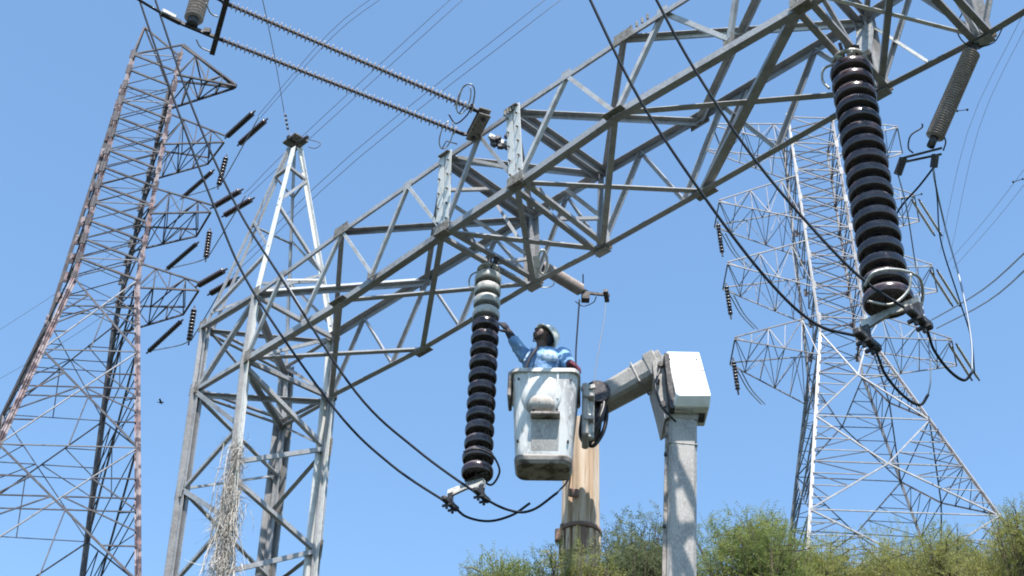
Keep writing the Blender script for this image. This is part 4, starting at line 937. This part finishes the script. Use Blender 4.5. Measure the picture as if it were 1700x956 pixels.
# ================================================================ the worker
hd = at(903, 558, KY-.02); px = lambda x, y, Y: at(x, y, Y)
per = thing('person', bpt(0, 0, -.93), 'worker in light blue shirt and cream hard hat standing in bucket, reaching for the discs', 'person')
def limb(b, pts, rs, seg=12):
    b.tube(pts, rs, seg)
    for p, r in zip(pts, rs): b.ell(p, (r, r, r))
body = MB()
hip = bpt(-.02, .03, -.12); chest = px(903, 604, KY+.02); neck = px(901, 583, KY-.01)
look = (Vector((-.62, -.30, .55))).normalized()                  # face up and to the left
hx = look; hz = (Vector((.35, .1, 1))-hx*Vector((.35, .1, 1)).dot(hx)).normalized(); hy = hz.cross(hx)
HM = Matrix((hx, hy, hz)).transposed()
body.ell(hd, (.104, .082, .118), HM, 18, 12); body.ell(hd+hx*.035-hz*.055, (.062, .055, .06), HM)
body.ell(hd+hx*.105-hz*.012, (.022, .014, .028), HM, 10, 6)      # nose
body.ell(hd+hx*.088-hz*.058, (.014, .028, .009), HM, 10, 6); body.ell(hd+hx*.085-hz*.072, (.014, .026, .009), HM, 10, 6)
for s in (-1, 1):
    body.ell(hd+hy*.078*s-hx*.005-hz*.01, (.018, .012, .03), HM, 8, 6); body.ell(hd+hx*.088+hy*.032*s+hz*.022, (.012, .02, .009), HM, 8, 6)
limb(body, [hd-hz*.05, neck, chest], [.055, .058, .08])
body.ell(chest, (.17, .10, .14)); limb(body, [chest, hip], [.13, .13])
body.ell(hip, (.16, .11, .12))
for s in (-1, 1): limb(body, [hip+Vector((.08*s, 0, -.02)), hip+Vector((.10*s, -.02, -.42)), hip+Vector((.09*s, 0, -.74))], [.085, .06, .045])
shL, elL, wrL, hnL = px(871, 592, KY-.02), px(857, 572, KY-.10), px(844, 551, KY-.10), px(836, 537, KY-.14)
shR, elR, wrR, hnR = px(934, 588, KY+.0), px(945, 606, KY-.14), px(948, 604, KY-.24), px(956, 607, KY-.28)
limb(body, [chest+Vector((-.06, 0, .05)), shL, elL, wrL], [.07, .062, .045, .030]); limb(body, [chest+Vector((.08, 0, .04)), shR, elR, wrR], [.07, .062, .045, .030])
def hand(b, wr, tip_dir, palm_n, s=1.0, curl=.5, grow=0.):
    d = tip_dir.normalized(); n = (palm_n-d*palm_n.dot(d)).normalized(); sd_ = d.cross(n)
    b.ell(wr+d*.045*s, (.05*s, .042*s, .018*s+grow), Matrix((d, sd_, n)).transposed(), 10, 8)
    for k, L in enumerate((.070, .080, .074, .058)):
        base = wr+d*.078*s+sd_*(.030-.020*k)*s; p = base; pts = [base-d*.02]; ang_ = .15
        for j in range(3):
            ang_ += curl*(.7+.1*k); p = p+(d*math.cos(ang_)+n*math.sin(ang_))*L*s/3*1.15; pts.append(p)
        b.tube(pts, [.0095+grow, .0092+grow, .0085+grow, .007+grow], 7); b.ell(pts[-1], (.008+grow,)*3, None, 7, 5)
    base = wr+d*.02*s+sd_*.035*s; b.tube([base, base+(d*.5+sd_*.8+n*.3)*.035*s, base+(d*.85+sd_*.45+n*.7)*.065*s], [.012+grow, .0105+grow, .008+grow], 7)
dL = (hnL-wrL).normalized(); hand(body, wrL, dL, Vector((-.6, .75, .1)), 1.0, .45)
dR = (hnR-wrR).normalized(); hand(body, wrR, dR, Vector((0, .1, -1)), 1.0, .35)
bo = body.build('body', SKIN, per, True)
rm = bo.modifiers.new('fuse', 'REMESH'); rm.mode = 'VOXEL'; rm.voxel_size = .0065; rm.use_smooth_shade = True
cl = MB()
limb(cl, [shL.lerp(chest, .35), shL, elL], [.088, .080, .060]); cl.tube([elL, elL.lerp(wrL, .45)], [.060, .056], 12)
limb(cl, [shR.lerp(chest, .35), shR, elR], [.090, .084, .064]); cl.tube([elR, elR.lerp(wrR, .6)], [.064, .054], 12)
cl.ell(chest+Z*.02, (.235, .155, .172), None, 18, 12); cl.ell(chest.lerp(neck, .55), (.12, .09, .07)); limb(cl, [chest, hip], [.165, .155], 16)
cl.tube([chest.lerp(neck, .8), neck+Z*.012], [.078, .07], 14)
sh = cl.build('shirt', SHIRT, per, True); rm = sh.modifiers.new('fuse', 'REMESH'); rm.mode = 'VOXEL'; rm.voxel_size = .008; rm.use_smooth_shade = True
tx = bpy.data.textures.new('cloth_folds', 'CLOUDS'); tx.noise_scale = .07; dm = sh.modifiers.new('folds', 'DISPLACE'); dm.texture = tx; dm.strength = .028; dm.texture_coords = 'GLOBAL'
# bright panel and strap lie on the shirt front
pn = MB(); cpan = px(912, 592, KY-.13)
pn.ell(cpan, (.092, .036, .075), Matrix.Rotation(.25, 3, 'Y'), 18, 12)
pn.build('shirt_panel', PRINT, per, True)
MB().tube(spline([px(892, 577, KY-.10), px(886, 585, KY-.175), px(879, 597, KY-.19), px(873, 612, KY-.19)]), .016, 8).build('harness_strap', STRAP, per, True)
MB().tube(spline([px(883, 578, KY-.08), px(877, 588, KY-.155), px(870, 600, KY-.16)]), .013, 8).build('collar', PRINT, per, True)
# trousers
tb = MB(); tb.ell(hip-Z*.03, (.175, .13, .13))
for s in (-1, 1): limb(tb, [hip+Vector((.08*s, 0, -.05)), hip+Vector((.10*s, -.02, -.42)), hip+Vector((.09*s, 0, -.72))], [.10, .075, .062])
tb.build('trousers', TROU, per, True)
# gloves
gl_ = MB(); limb(gl_, [wrL.lerp(elL, .62), wrL], [.047, .038]); hand(gl_, wrL, dL, Vector((-.6, .75, .1)), 1.05, .45, .004)
go = gl_.build('glove', GLOVE, per, True); rm = go.modifiers.new('fuse', 'REMESH'); rm.mode = 'VOXEL'; rm.voxel_size = .005; rm.use_smooth_shade = True
gl_ = MB(); limb(gl_, [wrR.lerp(elR, .75), wrR], [.052, .038]); hand(gl_, wrR, dR, Vector((0, .1, -1)), 1.05, .35, .004)
go = gl_.build('glove', RGLOVE, per, True); go['label'] = 'maroon glove'; rm = go.modifiers.new('fuse', 'REMESH'); rm.mode = 'VOXEL'; rm.voxel_size = .005; rm.use_smooth_shade = True
# hard hat: shell tipped back with the head, brim round it
hb = MB(); Mh = Matrix.Translation(hd+hz*.026-hx*.028) @ HM.to_4x4() @ Matrix.Rotation(R_(-12), 4, 'Y')
prof = [(0.001, .128), (.045, .122), (.085, .096), (.112, .052), (.121, .008), (.122, -.004), (.146, -.014), (.149, -.022), (.140, -.022), (.116, -.012), (.112, .01), (.095, .055), (.04, .10), (.001, .108)]
hb.lathe(prof, 28, Mh @ Matrix.Diagonal((1.08, .93, 1.05, 1))).build('hard_hat', HELM, per, True)
MB().tube([Mh @ Vector((.12*math.cos(a)*.2-.0, 0, 0)) for a in (0,)]+[Mh @ Vector((.03, 0, .132))], .012, 8) if False else None
MB().tube([Mh @ Vector((x, 0, z)) for x, z in ((-.128, .0), (-.11, .065), (-.05, .122), (0, .137), (.05, .122), (.11, .065), (.126, .0))], .010, 8).build('hat_ridge', HELM, per, True)
MB().tube(spline([hd+hy*.075+hz*.01, hd+hy*.06+hx*.03-hz*.10, hd+hx*.045-hz*.118, hd-hy*.06+hx*.03-hz*.10, hd-hy*.075+hz*.01]), .006, 6).build('chin_strap', STRAP, per, True)
MB().ell(hd-hx*.03+hz*.0, (.092, .082, .085), HM, 16, 10).build('hair', STRAP, per, True)

# ================================================================ dry vine on the near leg
b = MB(); na = lp('N', 728); nb = lp('N', 1120); vs = []; fs = []
for k in range(4600):
    f = random.random()**.8; c = na.lerp(nb, f); wd = (.045+.075*min(1, f*2.2))*(1+.35*math.sin(f*23))
    c = c+Vector((random.gauss(0, wd*.62), random.gauss(0, wd*.5), random.gauss(0, .05)))
    L = random.uniform(.06, .26); p = c; dr = Vector((random.gauss(0, .35), random.gauss(0, .3), -1)).normalized() if random.random() < .8 else Vector((random.gauss(0, 1), random.gauss(0, 1), random.gauss(0, .6))).normalized()
    wv = Vector((random.uniform(-1, 1), random.uniform(-1, 1), random.uniform(-.3, .3))).normalized()*random.uniform(.002, .005)
    pts = [p]
    for j in range(3): dr = (dr+Vector((random.gauss(0, .3), random.gauss(0, .3), random.gauss(0, .2)))).normalized(); p = p+dr*L/3; pts.append(p)
    i0 = len(vs)
    for j, q in enumerate(pts): ww = wv*(1-j*.25); vs += [q-ww, q+ww]
    for j in range(3): fs.append((i0+2*j, i0+2*j+1, i0+2*j+3, i0+2*j+2))
for k in range(60):                                     # main stems, some trailing loose on the right
    f0 = random.random()*.4; c = na.lerp(nb, f0)+Vector((random.gauss(0, .05), random.gauss(0, .05), 0)); loose = random.random() < .25
    pts = [c]
    for j in range(6): c = c+Vector((random.gauss(.012 if loose else 0, .03), random.gauss(0, .02), -.16)); pts.append(c)
    i0 = len(vs); mm = MB().tube(pts, [.006]*5+[.004, .002], 5, False); vs += [Vector(v) for v in mm.v]; fs += [tuple(i+i0 for i in q) for q in mm.f]
tag(b.add(vs, fs).build('dry_vine', DRY, None, False, nb), 'bleached shredded dry vine climbing the near leg of the gantry tower', 'vine', None, 'stuff')

# ================================================================ trees
def tree(cx, cy, Y, rx, rz, label, m, nspray, seed, dens=1., ry=None, lobes=9, drop=2.6):
    rnd = np.random.default_rng(seed); c = at(cx, cy, Y)          # top centre of the crown
    ry = ry or rx
    t = thing('acacia_tree', (c.x, c.y, 0), label, 'tree', 'feathery acacia trees')
    # lobes make an uneven outline
    LB = []
    for k in range(lobes):
        a = rnd.uniform(0, 2*np.pi); r = np.sqrt(rnd.uniform(0, 1))*.72
        LB.append((c.x+math.cos(a)*r*rx, c.y+math.sin(a)*r*ry, c.z-rz*.5-rnd.uniform(0, 1)*rz*.55*(.3+r)-.12, rnd.uniform(.30, .5)*rx, rnd.uniform(.42, .6)*rz))
    LB.append((c.x, c.y, c.z-rz*.52, rx*.5, rz*.52))
    for k in range(lobes): a = rnd.uniform(0, 2*np.pi); r = rnd.uniform(.2, .8); LB.append((c.x+math.cos(a)*r*rx, c.y+math.sin(a)*r*ry, c.z-rz*.9-rnd.uniform(.3, 1)*drop*.5, rnd.uniform(.35, .5)*rx, rz*.7))
    fork = Vector((c.x, c.y, c.z*.42))
    b = MB(); b.tube(spline([Vector((c.x-.15, c.y, 0)), Vector((c.x+.05, c.y+.1, c.z*.2)), fork]), list(np.linspace(.17, .12, 17)), 10)
    b.build('trunk', BARK, t, True)
    tips = []
    lb = MB()
    for (lx, ly, lz, lr, lh) in LB:
        e = Vector((lx, ly, lz+lh*.3)); mid = fork.lerp(e, .5)+Vector((rnd.normal(0, .15), rnd.normal(0, .15), .25))
        pth = spline([fork, mid, e], 5); lb.tube(pth, list(np.linspace(.07, .012, len(pth))), 6)
        for q in range(18):
            a = rnd.normal(size=3); a[2] = abs(a[2])*.8; a /= np.linalg.norm(a)
            e2 = Vector((lx+a[0]*lr*1.05, ly+a[1]*lr*1.05, lz+a[2]*lh*1.05)); s0 = pth[int(rnd.integers(4, len(pth)))]
            m2 = s0.lerp(e2, .55)+Vector(rnd.normal(0, .05, 3)); lb.tube([s0, m2, e2], [.012, .008, .003], 4, False)
    lb.build('limb', BARK, t, True)
    # sprays of small leaflets
    LA = np.array(LB); li = rnd.integers(0, len(LB), nspray); d = rnd.normal(size=(nspray, 3)); d /= np.linalg.norm(d, axis=1)[:, None]
    rr = rnd.uniform(.25, 1, nspray)**.5*np.where(rnd.uniform(size=nspray) < .12, rnd.uniform(1, 1.35, nspray), 1)
    P0 = LA[li, :3]+d*np.stack([LA[li, 3], LA[li, 3], LA[li, 4]], 1)*rr[:, None]
    # clumps
    cl_ = np.sin(P0[:, 0]*5.1+seed)*np.sin(P0[:, 1]*4.3+1)*np.sin(P0[:, 2]*6.1+2)
    P0 = P0[cl_ > -.16 - .5*(rnd.uniform(size=nspray) < .35)]; n = len(P0)
    ax = rnd.normal(size=(n, 3))+np.array([0, 0, .55]); ax /= np.linalg.norm(ax, axis=1)[:, None]
    sd_ = np.cross(ax, rnd.normal(size=(n, 3))); sd_ /= np.linalg.norm(sd_, axis=1)[:, None]; nn = np.cross(ax, sd_)
    K = 12; Ls = rnd.uniform(.12, .24, n)
    V4 = []
    for k in range(K):
        f = (k//2+.5)/(K/2); s = 1 if k % 2 else -1
        base = P0+ax*(Ls*f)[:, None]+nn*(.02*f*f)
        ll = rnd.uniform(.028, .05, n)*(1-.3*f)
        dirv = sd_*s*.85+ax*.5+rnd.normal(size=(n, 3))*.18; dirv /= np.linalg.norm(dirv, axis=1)[:, None]
        wd = np.cross(dirv, nn+rnd.normal(size=(n, 3))*.5); wd /= np.linalg.norm(wd, axis=1)[:, None]
        q0 = base; q1 = base+dirv*(ll*.5)[:, None]+wd*(ll*.17)[:, None]; q2 = base+dirv*ll[:, None]; q3 = base+dirv*(ll*.5)[:, None]-wd*(ll*.17)[:, None]
        V4.append(np.stack([q0, q1, q2, q3], 1))
    # twig of the spray, a thin quad
    tw = nn*.0022; V4.append(np.stack([P0-tw, P0+tw, P0+ax*Ls[:, None]+tw*.4, P0+ax*Ls[:, None]-tw*.4], 1))
    A = np.concatenate(V4, 0).reshape(-1, 3)-np.array([c.x, c.y, 0]); nq = len(A)//4
    me = bpy.data.meshes.new('crown'); me.vertices.add(len(A)); me.vertices.foreach_set('co', A.astype(np.float32).ravel())
    me.loops.add(nq*4); me.loops.foreach_set('vertex_index', np.arange(nq*4, dtype=np.int32)); me.polygons.add(nq)
    me.polygons.foreach_set('loop_start', np.arange(0, nq*4, 4, dtype=np.int32)); me.update(calc_edges=True); me.materials.append(m)
    o = link('crown', me, t, Matrix.Translation((c.x, c.y, 0))); o['kind'] = 'stuff'
    return t
tree(1240, 846, 16.5, 1.05, 1.3, 'olive green feathery acacia just right of the lower boom', LEAF1, 11000, 11)
tree(1052, 856, 15.2, .78, 1.15, 'sparse dusty green acacia between the timber pole and the boom', LEAF3, 7500, 12, lobes=11, drop=2.2)
tree(1375, 890, 18.5, 1.25, 1.2, 'dense yellow green acacia below the left leg of the right tower', LEAF2, 14000, 13, lobes=12)
tree(1520, 892, 19.5, 1.25, 1.1, 'yellow green acacia between the tower base and the right edge tree', LEAF2, 14000, 14, lobes=12)
tree(1680, 846, 17.2, 1.15, 1.3, 'tallest yellow green acacia at the right edge', LEAF2, 14000, 15, lobes=11)
tree(955, 896, 12.2, .46, .8, 'thin yellow green acacia sapling in front of the timber pole', LEAF2, 2200, 16, lobes=6, drop=1.4)
tree(860, 926, 16.0, .95, .9, 'low wispy acacia at the bottom edge left of the timber pole', LEAF1, 5000, 17, lobes=10, drop=1.6)

# ================================================================ bird
bp_ = at(267, 668, 30)
bd_ = thing('flying_bird', bp_, 'tiny dark bird in the sky between the left tower and the gantry leg', 'bird')
bb_ = MB().ell(bp_, (.055, .025, .025)); bb_.ell(bp_+Vector((.055, 0, .01)), (.02, .018, .018)); bb_.add([bp_+Vector(v) for v in ((-.04, .01, 0), (-.04, -.01, 0), (-.10, -.02, .005), (-.10, .02, .005))], [(0, 1, 2, 3)])
bb_.build('body', BIRDM, bd_, True)
for s in (-1, 1): MB().add([bp_+Vector(v) for v in ((.03, .015*s, .01), (-.03, .015*s, .01), (-.045, .09*s, .035), (.0, .10*s, .04), (.01, .15*s, .03))], [(0, 1, 2, 3), (3, 2, 4)]).build('wing', BIRDM, bd_)
